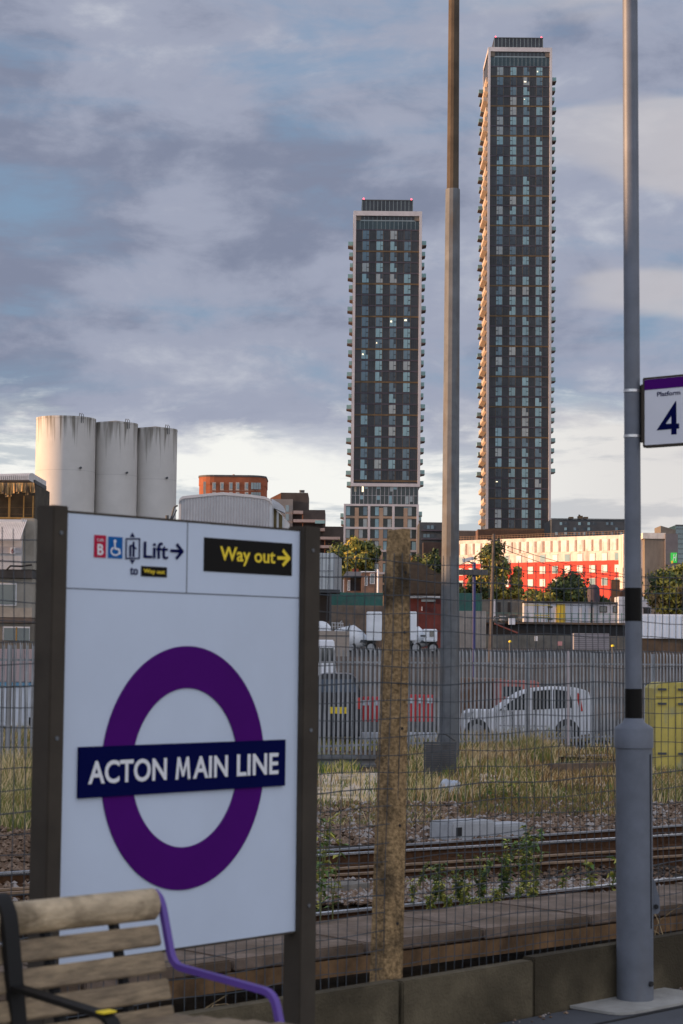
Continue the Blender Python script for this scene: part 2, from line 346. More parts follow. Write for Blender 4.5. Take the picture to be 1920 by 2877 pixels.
# grey concrete block beyond the far rail
a = G(1272, 2358, -1.02); b = G(1492, 2343, -1.02); d = (b - a).normalized(); n = Vector((-d.y, d.x, 0)); L = (b - a).length
t = thing('cable_box', 'long pale concrete trackside box behind the far rail', 'concrete box', a)
M_box = mat('pale_concrete', (0.40, 0.41, 0.42), 0.8, 0.12, 6, 0.2)
mb = MB(); mb.box(a + d * L * .27 + n * .25 + UZ * 0.09, (L * .54, .5, .26), (d, n, UZ)); mb.build('body', M_box, t, bevel=0.02)
mb = MB(); mb.box(a + d * L * .77 + n * .25 + UZ * 0.06, (L * .45, .42, .2), (d, n, UZ)); mb.build('extension', M_box, t, bevel=0.03)
mb = MB(); mb.box(a + d * .12 - n * .002 + UZ * 0.1, (.1, .02, .12), (d, n, UZ)); mb.build('socket', M_dark, t)
mb = MB(); mb.box(a + d * L * .27 + n * .25 + UZ * 0.225, (L * .5, .44, .015), (d, n, UZ)); mb.build('lid', M_box, t)
# ------------------------------------------------------------------ sandy bank patch
mb = MB(); pts = [(860, 2262), (1000, 2262), (1300, 2240), (1500, 2232), (1930, 2215), (1930, 2140), (1500, 2150), (1200, 2170), (860, 2168)]
mb.add([G(x, y, -1.09) for x, y in pts], [tuple(range(len(pts)))]); struct(mb.build('sandy_bank', mat('dry_sand', (0.62, 0.50, 0.37), 0.95, 0.3, 2.0, 0.6, bscale=25, dirt=((0.13, 0.10, 0.05), 1.2, (1, 1, 1), 0.5, 0.66, 0.8))))
# ------------------------------------------------------------------ vegetation
veg = [mat('straw', (0.74, 0.57, 0.31), 0.9, 0.25, 4), mat('dry_brown', (0.34, 0.20, 0.07), 0.9, 0.3, 4), mat('olive', (0.20, 0.19, 0.04), 0.8, 0.3, 4), mat('fresh_green', (0.09, 0.16, 0.03), 0.8, 0.3, 4), mat('flower_yellow', (0.5, 0.45, 0.06), 0.8, 0.2, 4), mat('dark_stalk', (0.09, 0.06, 0.03), 0.9, 0.3, 4)]
def blade(mb, p, h, w, lean, ang):
    dx = Vector((math.cos(ang), math.sin(ang), 0)); side = Vector((random.uniform(.5, 1), random.uniform(-.5, .5), 0)).normalized() * w / 2
    m_ = p + dx * lean * 0.35 * h + UZ * h * 0.6; t_ = p + dx * lean * h + UZ * h * 0.95
    mb.add([p - side, p + side, m_ + side * .7, m_ - side * .7, t_], [(0, 1, 2, 3), (3, 2, 4)])
mb = MB(); random.seed(21)
def grass(px0, px1, py0, py1, n, h0, h1, cols, w=0.014, z=-1.09, patch=0.0):
    k = 0
    while k < n:
        p = gpt(px0, px1, py0, py1, z)
        if patch and noise.noise(Vector((p.x * 0.55, p.y * 0.4, 2))) < patch - 0.25: 
            if random.random() < 0.85: continue
        g = noise.noise(Vector((p.x * 0.7, p.y * 0.5, 7)))
        for _ in range(5):
            mb.cur = random.choice(cols if g < 0.12 else [3, 2, 2, 0, 1]); q = p + Vector((random.gauss(0, .07), random.gauss(0, .07), 0))
            blade(mb, q, random.uniform(h0, h1) * .52 * (1 + 0.5 * g), w * q.y / 38, random.uniform(-.5, .7), random.uniform(-.6, .6)); k += 1
grass(860, 1240, 2262, 2330, 2200, .08, .28, [1, 0, 2, 1, 3])
grass(860, 1240, 2150, 2262, 1500, .15, .4, [0, 0, 0, 0, 3, 2])
grass(860, 1000, 2140, 2175, 900, .2, .6, [0, 3, 3, 4])
grass(870, 1060, 2075, 2110, 1800, .15, .5, [2, 3, 0, 4])
grass(1150, 1330, 2075, 2260, 3500, .3, .8, [0, 0, 2, 1, 3])
grass(1300, 1740, 2215, 2300, 5200, .12, .45, [1, 2, 2, 3, 1, 5, 5])
grass(1300, 1740, 2130, 2220, 7000, .2, .65, [0, 1, 2, 1, 5, 1, 5], patch=0.2)
grass(1300, 1560, 2080, 2150, 4500, .4, 1.0, [0, 0, 0, 1, 1])
grass(1560, 1740, 2070, 2140, 900, .2, .5, [1, 2, 0])
grass(1800, 1930, 2140, 2260, 3000, .2, .55, [1, 2, 3, 0, 1])
grass(-20, 105, 2090, 2230, 1600, .7, 1.5, [0, 0, 2, 0], w=.012)
grass(-20, 105, 2200, 2340, 3000, .3, .8, [0, 2, 3, 2, 0])
o = mb.build('grass', veg); tag(o, 'dry straw and green grass on the strip in front of the palisade', 'grass', kind='stuff')
M_leafs = [mat('weed_leaf', (0.13, 0.21, 0.05), 0.6, 0.35, 8), mat('weed_leaf_yellow', (0.42, 0.40, 0.07), 0.6, 0.3, 8), mat('weed_leaf_dark', (0.045, 0.08, 0.035), 0.6, 0.3, 8)]
def leaf(mb, p, L, w, d, droop=0.2):
    d = d.normalized(); s = d.cross(UZ); s = s.normalized() if s.length > .01 else UX; u = s.cross(d)
    tip = p + d * L - UZ * droop * L; m_ = p + d * L * .45 + u * L * .06
    mb.add([p, m_ + s * w, tip, m_ - s * w], [(0, 1, 2), (0, 2, 3)])
def weed(p, h, n, L, label, name='weed', spread=.5, cols=(0, 0, 1, 2), group='leafy weeds by the near rail', stems=3):
    t = thing(name, label, 'weed', p, group); ms = MB(); ml = MB(); h *= .85; L *= .82
    for s in range(stems):
        a = random.uniform(0, 6.28); ln = random.uniform(.1, spread); pts = [p + Vector((math.cos(a) * ln * h * q * q, math.sin(a) * ln * h * q * q, h * q * random.uniform(.93, 1.0))) for q in (0, .3, .6, 1)]
        ms.tube(pts, [.006, .005, .004, .002], 4)
        for k in range(n):
            q = random.uniform(.12, 1); i = min(2, int(q * 3)); f = q * 3 - i; b = pts[i].lerp(pts[i + 1], f); ml.cur = random.choice(cols)
            d = Vector((random.uniform(-1, 1), random.uniform(-1, 1), random.uniform(-.2, .7))); LL = L * random.uniform(.35, 1.1); leaf(ml, b, LL, LL * .26, d, random.uniform(0, .6))
    ms.build('stem', mat('weed_stem', (0.14, 0.15, 0.05), 0.8, 0.3, 8), t); ml.build('foliage', M_leafs, t)
random.seed(31)
# tall weeds seen right of the sign post, close behind the beams
weed(G(900, 2600, -0.75), 1.15, 22, .13, 'tall pale green weed growing right beside the big sign post', spread=.12, stems=3, cols=(0, 1, 0))
weed(G(935, 2585, -0.75), .9, 18, .12, 'shorter pale green weed right of the tall one by the sign', spread=.2, stems=2, cols=(0, 1, 0))
weed(G(895, 2470, -0.95), .75, 14, .14, 'pale weed rising above the near rail at the sign post', spread=.2, stems=2, cols=(0, 1))
for i, (px, py, h, n, L, st) in enumerate([(1225, 2530, .45, 30, .09, 6), (1290, 2540, .4, 34, .09, 6), (1350, 2535, .6, 34, .10, 7), (1415, 2530, .75, 34, .11, 7), (1470, 2515, .85, 34, .11, 7), (1505, 2500, .5, 22, .09, 4), (1180, 2500, .35, 16, .08, 4), (1660, 2500, .35, 12, .16, 2), (1720, 2510, .5, 12, .2, 2), (1580, 2500, .3, 14, .1, 3), (1260, 2570, .22, 34, .07, 7), (1330, 2575, .22, 34, .07, 7), (1400, 2560, .25, 34, .07, 7), (1210, 2565, .2, 34, .06, 6), (1300, 2555, .3, 36, .07, 7), (1370, 2575, .2, 36, .06, 7), (1450, 2560, .28, 36, .07, 7), (1240, 2545, .3, 30, .07, 6), (1495, 2545, .3, 30, .08, 6), (1160, 2540, .3, 20, .07, 4)]):
    weed(G(px, py, -0.95), h, n, L, ['low bushy weed growing over the near rail', 'leafy weed clump growing over the near rail', 'dark leafy weed standing tallest over the near rail'][2 if h > .7 else (1 if h > .35 else 0)], cols=(0, 2, 1, 0) if i < 7 else (1, 0, 1), stems=st)
weed(K(kpos(1300), .2, 0.02), .16, 5, .07, 'small upright green shoot behind the edge beam', spread=.05, stems=1, group=None)
for i, (px, py) in enumerate([(1420, 2262), (1450, 2255), (1380, 2260), (1500, 2240)]):
    weed(G(px, py, -1.08), random.uniform(.5, .8), 16, .12, 'upright green weed behind the pale concrete box', cols=(0, 1), group='weeds behind the pale concrete box', stems=3)
# brambles/dry twigs behind beam
mb = MB(); random.seed(44)
for _ in range(170):
    s = random.uniform(-3.5, 6); p = K(s, random.uniform(.12, 1.0), random.uniform(-.2, 0.05)); pts = [p]; d = Vector((random.uniform(-1, 1), random.uniform(-1, 1), random.uniform(.0, .6))).normalized()
    for k in range(4): d = (d + Vector((random.uniform(-.4, .4), random.uniform(-.4, .4), random.uniform(-.5, .15)))).normalized(); pts.append(pts[-1] + d * random.uniform(.05, .12))
    mb.tube(pts, [.003, .003, .002, .002, .001], 3)
mb.cur = 1
for _ in range(900):
    s = random.uniform(-3.5, 6); p = K(s, random.uniform(.1, .9), random.uniform(-.15, 0.05)); leaf(mb, p, random.uniform(.015, .045), .008, Vector((random.uniform(-1, 1), random.uniform(-1, 1), random.uniform(-.4, .7))))
o = mb.build('brambles', [mat('dry_twig', (0.42, 0.30, 0.15), 0.9, 0.3, 20), mat('dead_leaf', (0.26, 0.17, 0.06), 0.9, 0.5, 20)]); tag(o, 'dry bramble twigs and dead leaves behind the edge beams', 'brambles', kind='stuff')
# ------------------------------------------------------------------ mesh fence
t = thing('mesh_fence', 'welded wire mesh fence along the back of the platform', 'mesh fence', K(0, 0.12, 0))
mb = MB(); s0, s1 = -3.6, kpos(2050); random.seed(9)
nv = int((s1 - s0) / 0.053)
def wob(s, z): return 0.012 * math.sin(s * 2.1 + z * 1.7) + 0.01 * math.sin(s * 5.3 + z)
for i in range(nv):
    s = s0 + i * 0.053 + random.uniform(-.003, .003)
    mb.tube([K(s + 0.006 * math.sin(z_ * 3 + i), 0.12 + wob(s, z_), z_) for z_ in (0.1, 0.6, 1.1, 1.6, 1.98 + random.uniform(-.004, .004))], 0.00175, 4, False)
for j in range(26):
    z_ = 0.13 + j * 0.0725
    mb.tube([K(s0 + (s1 - s0) * q / 60, 0.1235 + wob(s0 + (s1 - s0) * q / 60, z_), z_ + 0.006 * math.sin(q * .9 + j)) for q in range(61)], 0.0018 if j % 6 else 0.0026, 4, False)
mb.build('wire_mesh', M_wire, t)
# concrete fence post
sp = kpos(1082, 0.165); mb = MB(); c = K(sp, 0.165, 0); w0, w1 = 0.061, 0.044; zt = P(1108, 1495, c.y).z; PL = 0.062
n_ = 14; o_ = len(mb.v)
for k in range(n_ + 1):
    q = k / n_; ww = w0 + (w1 - w0) * q; z_ = -0.6 + (zt + 0.6) * q
    ch = ww * (0.72 if k < n_ else 0.5); zz = z_ + (0 if k < n_ else 0.0)
    ring = [(-ww, -ch), (-ch, -ww), (ch, -ww), (ww, -ch), (ww, ch), (ch, ww), (-ch, ww), (-ww, ch)]
    mb.v += [c + kd * (a + PL * max(0, zz) / zt + random.uniform(-.002, .002)) + kn * b + UZ * (zz + (0.02 * math.cos(a * 30) if k == n_ else 0)) for a, b in ring]
for k in range(n_):
    for i in range(8): mb.f.append((o_ + k * 8 + i, o_ + k * 8 + (i + 1) % 8, o_ + (k + 1) * 8 + (i + 1) % 8, o_ + (k + 1) * 8 + i)); mb.mi.append(0)
mb.f.append(tuple(o_ + n_ * 8 + i for i in range(8))); mb.mi.append(0)
tp = thing('concrete_post', 'brown speckled concrete post behind the edge beam', 'fence post', c - UZ * 0.2)
mb.build('shaft', M_postc, tp)
for z_ in (0.45, 0.85, 1.25, 1.65, 1.9):
    ww = w0 + (w1 - w0) * (z_ + .6) / (zt + .6); cc_ = c + kd * PL * z_ / zt; mb = MB(); mb.tube([cc_ - kn * 0.02 + UZ * z_, cc_ - kn * (ww + .003) + UZ * z_], .0065, 8); mb.build('bolt_hole', M_dark, tp)
# ------------------------------------------------------------------ station sign
SA = R(41); su = Vector((math.sin(SA), math.cos(SA), 0)); sN = Vector((su.y, -su.x, 0))
p0 = P(165, 2704, 5.2)
def SUV(x, y):
    v = ray(x, y); tt = ((p0 - C0).dot(sN)) / v.dot(sN); q = C0 + v * tt - p0; return q.dot(su), q.z + p0.z
so_ = Vector((p0.x, p0.y, 0))
def SP(u, z, n=0): return so_ + su * u + UZ * z + sN * n
zT, zB = 1.915, 0.748; uL, uR = -0.013, SUV(843, 1492)[0]
sg = thing('station_sign', 'big white station name sign with purple ring between two bronze posts', 'station sign', SP((uL + uR) / 2, 0, -0.03))
mb = MB(); mb.box(SP((uL + uR) / 2, (zT + zB) / 2, -0.015), (uR - uL, 0.03, zT - zB), (su, sN, UZ)); mb.build('panel', M_white, sg)
M_seam = mat('seam_grey', (0.05, 0.055, 0.075), 0.6, 0.1, 3)
mb = MB(); mb.box(SP((uL + uR) / 2, zT + .003, -0.016), (uR - uL, 0.034, 0.006), (su, sN, UZ)); mb.build('edge_trim', M_bronze, sg); mb = MB(); mb.box(SP((uL + uR) / 2, zB - .003, -0.016), (uR - uL, 0.034, 0.006), (su, sN, UZ)); mb.build('edge_trim', M_bronze, sg)
pw, pd = 0.085, 0.068
for u0, u1 in ((uL - 0.052, uL - 0.001), (uR + 0.001, uR + 0.072)):
    mb = MB(); mb.box(SP((u0 + u1) / 2, (zT + .02) / 2, -pd / 2 + .02), (u1 - u0, pd, zT + .012), (su, sN, UZ)); mb.build('post', M_bronze, sg, bevel=0.003)
    mb = MB(); mb.box(SP((u0 + u1) / 2, .008, -pd / 2 + .02), (.16, .2, .014), (su, sN, UZ)); mb.build('base_plate', M_bronze, sg)
for u0 in (uL - .026, uR + .036):
    for z_ in (1.86, 1.33, .82):
        mb = MB(); mb.prism([(math.cos(k * 1.047) * .006, math.sin(k * 1.047) * .006) for k in range(6)], SP(u0, z_, .02), su, UZ, sN, .003); mb.build('bolt', M_galv, sg)
ud, zd = SUV(507, 1666)
mb = MB(); mb.box(SP((uL + uR) / 2, zd, 0.0004), (uR - uL, 0.001, 0.0028), (su, sN, UZ)); mb.box(SP(SUV(526, 1560)[0], (zd + zT) / 2, 0.0004), (0.0026, 0.001, zT - zd), (su, sN, UZ)); mb.build('seam', M_seam, sg)
def zs(a, b): return SUV(150 + .4656 * a, 1780 + .4656 * b)
rc = ((zs(286, 811)[0] + zs(1268, 811)[0]) / 2, (zs(777, 75)[1] + zs(777, 1547)[1]) / 2)
ro = (zs(777, 75)[1] - zs(777, 1547)[1]) / 2; ru = (zs(1268, 811)[0] - zs(286, 811)[0]) / 2; ri = ro * 0.652
mb = MB(); NS = 128
vs = []
for k in range(NS):
    a = 2 * math.pi * k / NS
    for r_ in (1, .652):
        for n_o in (0.0005, 0.004): vs.append(SP(rc[0] + math.cos(a) * r_ * ru, rc[1] + math.sin(a) * r_ * ro, n_o))
fs = []
for k in range(NS):
    a, b = k * 4, ((k + 1) % NS) * 4
    fs += [(a + 1, b + 1, b + 3, a + 3), (a, a + 1, b + 1, b), (a + 2, b + 2, b + 3, a + 3)]
mb.add(vs, fs); mb.build('ring', M_purple, sg)
b0 = zs(147, 683); b1 = zs(1385, 927); zc0, zc1 = 1.1715, 1.3045
mb = MB(); mb.box(SP((b0[0] + b1[0]) / 2, (zc0 + zc1) / 2, 0.005), (b1[0] - b0[0], 0.009, zc1 - zc0), (su, sN, UZ)); mb.build('name_bar', M_navy, sg)
M_let = mat('letter_white', (0.80, 0.80, 0.82), 0.4, 0.03, 3)
def sgt(txt, pxa, pya, pxb, pyb, m, bold=0.0, n=0.001, y0=None, y1=None, t_=.001):
    u0, _ = SUV(pxa, pya); u1, _ = SUV(pxb, pyb)
    za = SUV((pxa + pxb) / 2, pya)[1]; zb = SUV((pxa + pxb) / 2, pyb)[1]
    return text_obj(txt, SP(0, 0, n), su, UZ, u0, u1, y1 if y1 else zb, y0 if y0 else za, m, sg, t_, bold)
# words of the name, one object each
def word(w, za_, zb_):
    ua = zs(*za_)[0]; ub = zs(*zb_)[0]; bo = .008 if w == 'MAIN' else .02; text_obj(w, SP(0, 0, .0098), su, UZ, ua, ub, 1.2065, 1.2675, M_let, sg, .001, bo)
word('ACTON', (195, 905), (668, 890)); word('AIN', (828, 882), (1037, 875))
ma, mc = zs(722, 870)[0], zs(812, 870)[0]; mw = mc - ma; Y0, Y1 = 1.2065, 1.2675; mh = Y1 - Y0
mpoly = [(0, 0), (.17, 0), (.25, .66), (.44, .12), (.56, .12), (.75, .66), (.83, 0), (1, 0), (.88, 1), (.72, 1), (.5, .36), (.28, 1), (.12, 1)]
mb = MB(); mb.prism([(x * mw, y * mh) for x, y in mpoly], SP(ma, Y0, .0098), su, UZ, sN, .001); mb.build('lettering', M_let, sg)
word('LINE', (1092, 865), (1342, 858))
def top(a, b): return SUV(150 + .4656 * a, 1430 + .4656 * b)
def rect(name, a, b, c, d, m, n0=0.0008, th=.001):   # zoom coords of left-mid/top etc
    u0 = top(a, (b + d) / 2)[0]; u1 = top(c, (b + d) / 2)[0]; z1 = top((a + c) / 2, b)[1]; z0 = top((a + c) / 2, d)[1]
    mb = MB(); mb.box(SP((u0 + u1) / 2, (z0 + z1) / 2, n0 + th / 2), (u1 - u0, th, z1 - z0), (su, sN, UZ)); mb.build(name, m, sg); return u0, u1, z0, z1
def ttext(txt, a, b, c, d, m, bold=0.0, n=.002): 
    u0 = top(a, (b + d) / 2)[0]; u1 = top(c, (b + d) / 2)[0]; z1 = top((a + c) / 2, b)[1]; z0 = top((a + c) / 2, d)[1]
    return text_obj(txt, SP(0, 0, n), su, UZ, u0, u1, z0, z1, m, sg, .001, bold)
rect('lift_badge', 245, 158, 316, 293, M_red); ttext('Lift', 262, 178, 300, 196, M_let, 0, .003); ttext('B', 262, 212, 298, 278, M_let, .02, .003)
r1 = rect('wheelchair_badge', 330, 168, 416, 298, M_blue)
def ribbon(pts, w, m, n=.0025, name='pictogram', close=False):
    mb = MB()
    for i in range(len(pts) - 1):
        a = SP(*top(*pts[i]), n); b = SP(*top(*pts[i + 1]), n); d = (b - a); L = d.length; d.normalize(); s_ = sN.cross(d)
        mb.box((a + b) / 2 + sN * .0002 * (i % 2), (L + w * .6, w, .001), (d, s_, sN))
    return mb
wm = ribbon([(368, 208), (370, 240), (392, 243), (400, 270)], .0045, M_let)
q = [(375 - 3 + 26 * math.cos(a), 255 + 24 * math.sin(a)) for a in [R(x) for x in range(-20, 260, 20)]]
w2 = ribbon(q, .004, M_let, .0024); wm.add(w2.v, w2.f)
u_, z_ = top(369, 196); hb = MB(); hb.prism([(math.cos(k * .785) * .005, math.sin(k * .785) * .005) for k in range(8)], SP(u_, z_, .002), su, UZ, sN, .001); wm.add(hb.v, hb.f); wm.build('wheelchair_pictogram', M_let, sg)
lm = ribbon([(438, 180), (518, 180), (516, 298), (436, 298), (438, 180)], .0035, M_navy)
for x_ in (462, 482): 
    w2 = ribbon([(x_, 222 - (x_ - 462)), (x_, 285)], .006, M_navy, .0026); lm.add(w2.v, w2.f)
w2 = ribbon([(470, 220), (496, 240)], .004, M_navy, .0028); lm.add(w2.v, w2.f)
for cx, cy, sgn in ((476, 158, 1), (476, 318, -1)):
    u_, z_ = top(cx, cy); hb = MB(); hb.prism([(-.009, -.005 * sgn), (.009, -.005 * sgn), (0, .007 * sgn)], SP(u_, z_, .001), su, UZ, sN, .001); lm.add(hb.v, hb.f)
lm.build('lift_pictogram', M_navy, sg)
ttext('Lift', 543, 200, 690, 300, M_navy, .012); ttext('to', 461, 352, 508, 398, M_navy, .012)
ar = ribbon([(708, 252), (778, 256)], .0085, M_navy); w2 = ribbon([(745, 216), (776, 256), (742, 296)], .0085, M_navy, .0027); ar.add(w2.v, w2.f); ar.build('arrow', M_navy, sg)
rect('way_out_patch', 529, 348, 684, 410, M_black); ttext('Way out', 542, 364, 670, 398, M_yellow, .012)
rect('way_out_panel', 907, 190, 1439, 390, M_black); ttext('Way out', 1003, 236, 1336, 346, M_yellow, .016)
ar = ribbon([(1352, 296), (1418, 298)], .010, M_yellow, .0032); w2 = ribbon([(1384, 254), (1418, 298), (1382, 338)], .010, M_yellow, .0034); ar.add(w2.v, w2.f); ar.build('arrow', M_yellow, sg)
# ------------------------------------------------------------------ bench
Mw = mat('bench_timber', (0.27, 0.20, 0.12), 0.75, 0.4, 14, 0.3, stretch=(1, 1, 6), bscale=40, dirt=((0.15, 0.11, 0.07), 5, (1, 1, 2.5), 0.48, 0.7, 0.7))
Mcap = mat('bench_cap_timber', (0.50, 0.39, 0.25), 0.7, 0.3, 9, 0.3, stretch=(1, 1, 3), bscale=40, dirt=((0.15, 0.11, 0.06), 9, (1, 1, 1), 0.52, 0.66, 0.8))
Mpur = mat('purple_paint', (0.11, 0.055, 0.30), 0.4, 0.08, 6)
Mblk = mat('black_paint', (0.01, 0.01, 0.01), 0.5, 0.2, 6, spec=.2)
bd, bn = kd.copy(), Vector((kd.y, -kd.x, 0))    # bn: the way the bench faces (towards the camera, right)
BE = P(425, 2500, 4.35)   # top right end of the backrest
def BP(s, f, z): return Vector((BE.x, BE.y, 0)) + bd * s + bn * f + UZ * z
bt = thing('bench', 'slatted timber bench with black and purple armrests before the big sign', 'bench', BP(-0.8, 0.1, 0))
zt_ = BE.z; lean = 0.32
def back(k): z_ = zt_ - 0.012 - k; return k * lean, z_
# cap rail, rounded
sb = [(-2.2, -0.412), (-0.392, 0.0)]
for a, b in sb:
    mb = MB(); prof = [(0.026 * math.cos(x), 0.034 * math.sin(x)) for x in [R(q) for q in range(0, 360, 24)]]
    f_, z_ = back(0.02); mb.prism(prof, BP(a, f_, z_ + .002), bn, UZ, bd, b - a); mb.build('cap_rail', Mcap, bt, smooth=True)
    for i in range(4):
        k = 0.082 + i * 0.0545; f_, z_ = back(k); mb = MB()
        ax = (bd, (UZ * -1 + bn * lean).normalized(), (bn + UZ * lean).normalized())
        mb.box(BP((a + b) / 2, f_, z_), (b - a, 0.044, 0.018), ax); mb.build('back_slat', Mw, bt, bevel=0.003)
    for i in range(5):
        mb = MB(); mb.box(BP((a + b) / 2, 0.115 + i * 0.078, zt_ - 0.262 + .006 * i ), (b - a + .02, 0.066, 0.02), (bd, bn, UZ)); mb.build('seat_slat', Mw, bt, bevel=0.003)
# back straps behind the slats
for s in (-0.10, -0.28, -0.6, -1.0):
    mb = MB(); a = back(0.05); b = back(0.26); mb.tube([BP(s, a[0] - .02, a[1]), BP(s, b[0] - .02, b[1]), BP(s, b[0] + .05, b[1] - .03)], .013, 6); mb.build('strap', Mblk, bt)
def strip(pts, s, w, th, m, name):
    mb = MB(); P3 = [BP(s, f, z) for f, z in pts]; o_ = len(mb.v); n_ = len(P3)
    for i, p in enumerate(P3):
        d = (P3[min(i + 1, n_ - 1)] - P3[max(0, i - 1)]).normalized(); nn = d.cross(bd).normalized()
        mb.v += [p + bd * (-w / 2) - nn * th / 2, p + bd * w / 2 - nn * th / 2, p + bd * w / 2 + nn * th / 2, p - bd * w / 2 + nn * th / 2]
    for i in range(n_ - 1):
        for k in range(4): mb.f.append((i * 4 + k, i * 4 + (k + 1) % 4, (i + 1) * 4 + (k + 1) % 4, (i + 1) * 4 + k)); mb.mi.append(0)
    mb.f += [(3, 2, 1, 0), tuple((n_ - 1) * 4 + k for k in range(4))]; mb.mi += [0, 0]
    return mb.build(name, m, bt, smooth=True)
def curve(ctrl, r=0.03, n=4):
    out = [ctrl[0]]
    for i in range(1, len(ctrl) - 1):
        p = Vector(ctrl[i]); a = (Vector(ctrl[i - 1]) - p); b = (Vector(ctrl[i + 1]) - p); ra = min(r, a.length * .4); rb_ = min(r, b.length * .4)
        A = p + a.normalized() * ra; B = p + b.normalized() * rb_
        for k in range(n + 1):
            q = k / n; out.append(tuple(A * (1 - q) ** 2 + p * 2 * q * (1 - q) + B * q * q))
    out.append(ctrl[-1]); return out
bz = zt_
strip(curve([(-0.005, bz - .005), (0.02, bz - .02), (0.062, bz - 0.155), (0.375, bz - 0.175), (0.46, bz - .45), (0.50, .03)]), 0.012, .014, .013, Mpur, 'armrest')
strip(curve([(-0.03, bz - .01), (0.0, bz + .022), (0.035, bz - .01), (0.07, bz - .2), (0.12, bz - .46), (0.13, 0.02)]), -0.402, .034, .016, Mblk, 'backrest_frame')
strip(curve([(0.05, bz - .155), (0.37, bz - 0.175), (0.45, bz - .45), (0.49, .03)]), -0.402, .030, .010, Mblk, 'armrest')
strip(curve([(-0.005, bz - .005), (0.02, bz - .02), (0.06, bz - 0.155), (0.32, bz - 0.165), (0.43, bz - .45), (0.47, .03)]), -2.215, .010, .030, Mpur, 'armrest')
mb = MB(); mb.box(BP(-0.402, 0.052, bz - .146), (.032, .014, .003), (bd, bn, UZ)); mb.build('marker', M_yellow, bt)
mb = MB(); mb.box(BP(-0.402, 0.35, bz - .166), (.032, .022, .003), (bd, bn, UZ)); mb.build('marker', M_yellow, bt)
for s in (-0.2, -1.9):
    mb = MB(); mb.box(BP(s, .25, (zt_ - .28) / 2), (.05, .05, zt_ - .28), (bd, bn, UZ)); mb.build('leg', Mblk, bt)
# ------------------------------------------------------------------ lamp post
lp = thing('lamp_post', 'grey platform lamp post with black bands and fat base', 'lamp post', pb)
Zp = pb.y
zb_top = P(1785, 2040, Zp).z; rb_ = 0.5 * 103 / F * Zp
mb = MB(); mb.lathe(pb, [(rb_ * .985, .01), (rb_ * .985, zb_top - .10), (rb_ * 1.06, zb_top - .098), (rb_ * 1.06, zb_top - .012), (rb_ * 1.0, zb_top - .004), (rb_ * .62, zb_top + .016), (rb_ * .52, zb_top + .034), (rb_ * .50, zb_top + .036)], 40); mb.build('base_column', M_polegrey, lp, smooth=True)
# door seam and lock
vdir = (Vector((0, -1, 0)) * .35 + UX).normalized()
mb = MB(); mb.box(pb + Vector((.80, -.60, 0)) * rb_ * .99 + UZ * (.33 + (zb_top - .45) / 2), (.006, .006, zb_top - .46), None); mb.build('door_seam', M_dark, lp)
mb = MB(); c = pb + Vector((1, -.1, 0)) * (rb_ + .008) + UZ * .44; mb.prism([(-.022, .0), (-.022, -.03), (-.010, -.045), (.012, -.045), (.022, -.03), (.020, .02), (.0, .10), (-.022, .14)], c, UX, UZ, Vector((0, 1, 0)), .03); mb.build('hinge_lug', M_polegrey, lp)
mb = MB(); mb.tube([c + Vector((.003, -.008, -.012)), c + Vector((.003, .034, -.012))], .011, 12); mb.build('lug_bolt', M_dark, lp)
mb = MB(); q = pb + Vector((.72, -.70, 0)) * rb_ * .97 + UZ * .09; mb.tube([q, q + Vector((.7, -.7, 0)) * .012], .012, 10); mb.build('lock_hole', M_dark, lp)
r1_, r0_ = 0.5 * 47 / F * Zp, 0.5 * 42 / F * Zp
ztop = 4.6
def rz(z): return r1_ + (r0_ - r1_) * (z - zb_top) / (ztop - zb_top)
mb = MB(); mb.lathe(pb, [(rz(zb_top), zb_top), (rz(ztop), ztop + 0.9)], 32); mb.build('shaft', M_polegrey, lp, smooth=True)
for a, b in ((2025, 1935), (1745, 1652)):
    za, zb2 = P(1785, a, Zp).z, P(1785, b, Zp).z; mb = MB(); mb.lathe(pb, [(rz(za) + .0015, za), (rz(zb2) + .0015, zb2)], 32); mb.build('black_band', mat('black_band', (0.006, 0.005, 0.004), 0.5, 0.2, 3, spec=.15), lp, smooth=True)
# lantern far above the frame (luminaire arm)
mb = MB(); mb.tube([pb + UZ * 5.4, pb + UZ * 5.6 - kn * .1, pb + UZ * 5.65 - kn * .6], .03, 10); mb.build('arm', M_polegrey, lp)
mb = MB(); mb.box(pb + UZ * 5.65 - kn * .85, (.16, .5, .08), (kd, kn, UZ)); mb.build('lantern', M_polegrey, lp, bevel=.02)
lp.rotation_euler = (0, -0.005, 0)
# platform number sign
ps = thing('platform_sign', 'small white platform number sign clamped to the lamp post', 'sign', pb + UZ * 1.9 + UX * .1)
PA = R(50); pu = Vector((math.sin(PA), -math.cos(PA), 0)); 
# the top edge rises to the right so the panel comes nearer on the right
pc = P(1811, 1066, Zp - 0.04); pN = Vector((pu.y, -pu.x, 0))
if pN.y > 0: pN = -pN
def PUV(x, y):
    v = ray(x, y); tt = ((pc - C0).dot(pN)) / v.dot(pN); q = C0 + v * tt - pc; return q.dot(pu), q.z
def PS(u, z, n=0): return pc + pu * u + UZ * z + pN * n
zb3 = PUV(1811, 1252)[1]; wS = .40
mb = MB(); mb.box(PS(wS / 2, zb3 / 2, -.012), (wS, .024, -zb3), (pu, pN, UZ)); mb.build('panel', mat('sign_white_warm', (0.74, 0.74, 0.78), 0.4, 0.03, 2), ps)
mb = MB(); mb.box(PS(wS / 2, .003, -.014), (wS + .008, .034, .008), (pu, pN, UZ)); mb.box(PS(wS / 2, zb3 - .004, -.016), (wS + .008, .038, .010), (pu, pN, UZ)); mb.box(PS(-.003, zb3 / 2, -.014), (.008, .034, -zb3 + .006), (pu, pN, UZ)); mb.build('frame', M_bronze, ps)
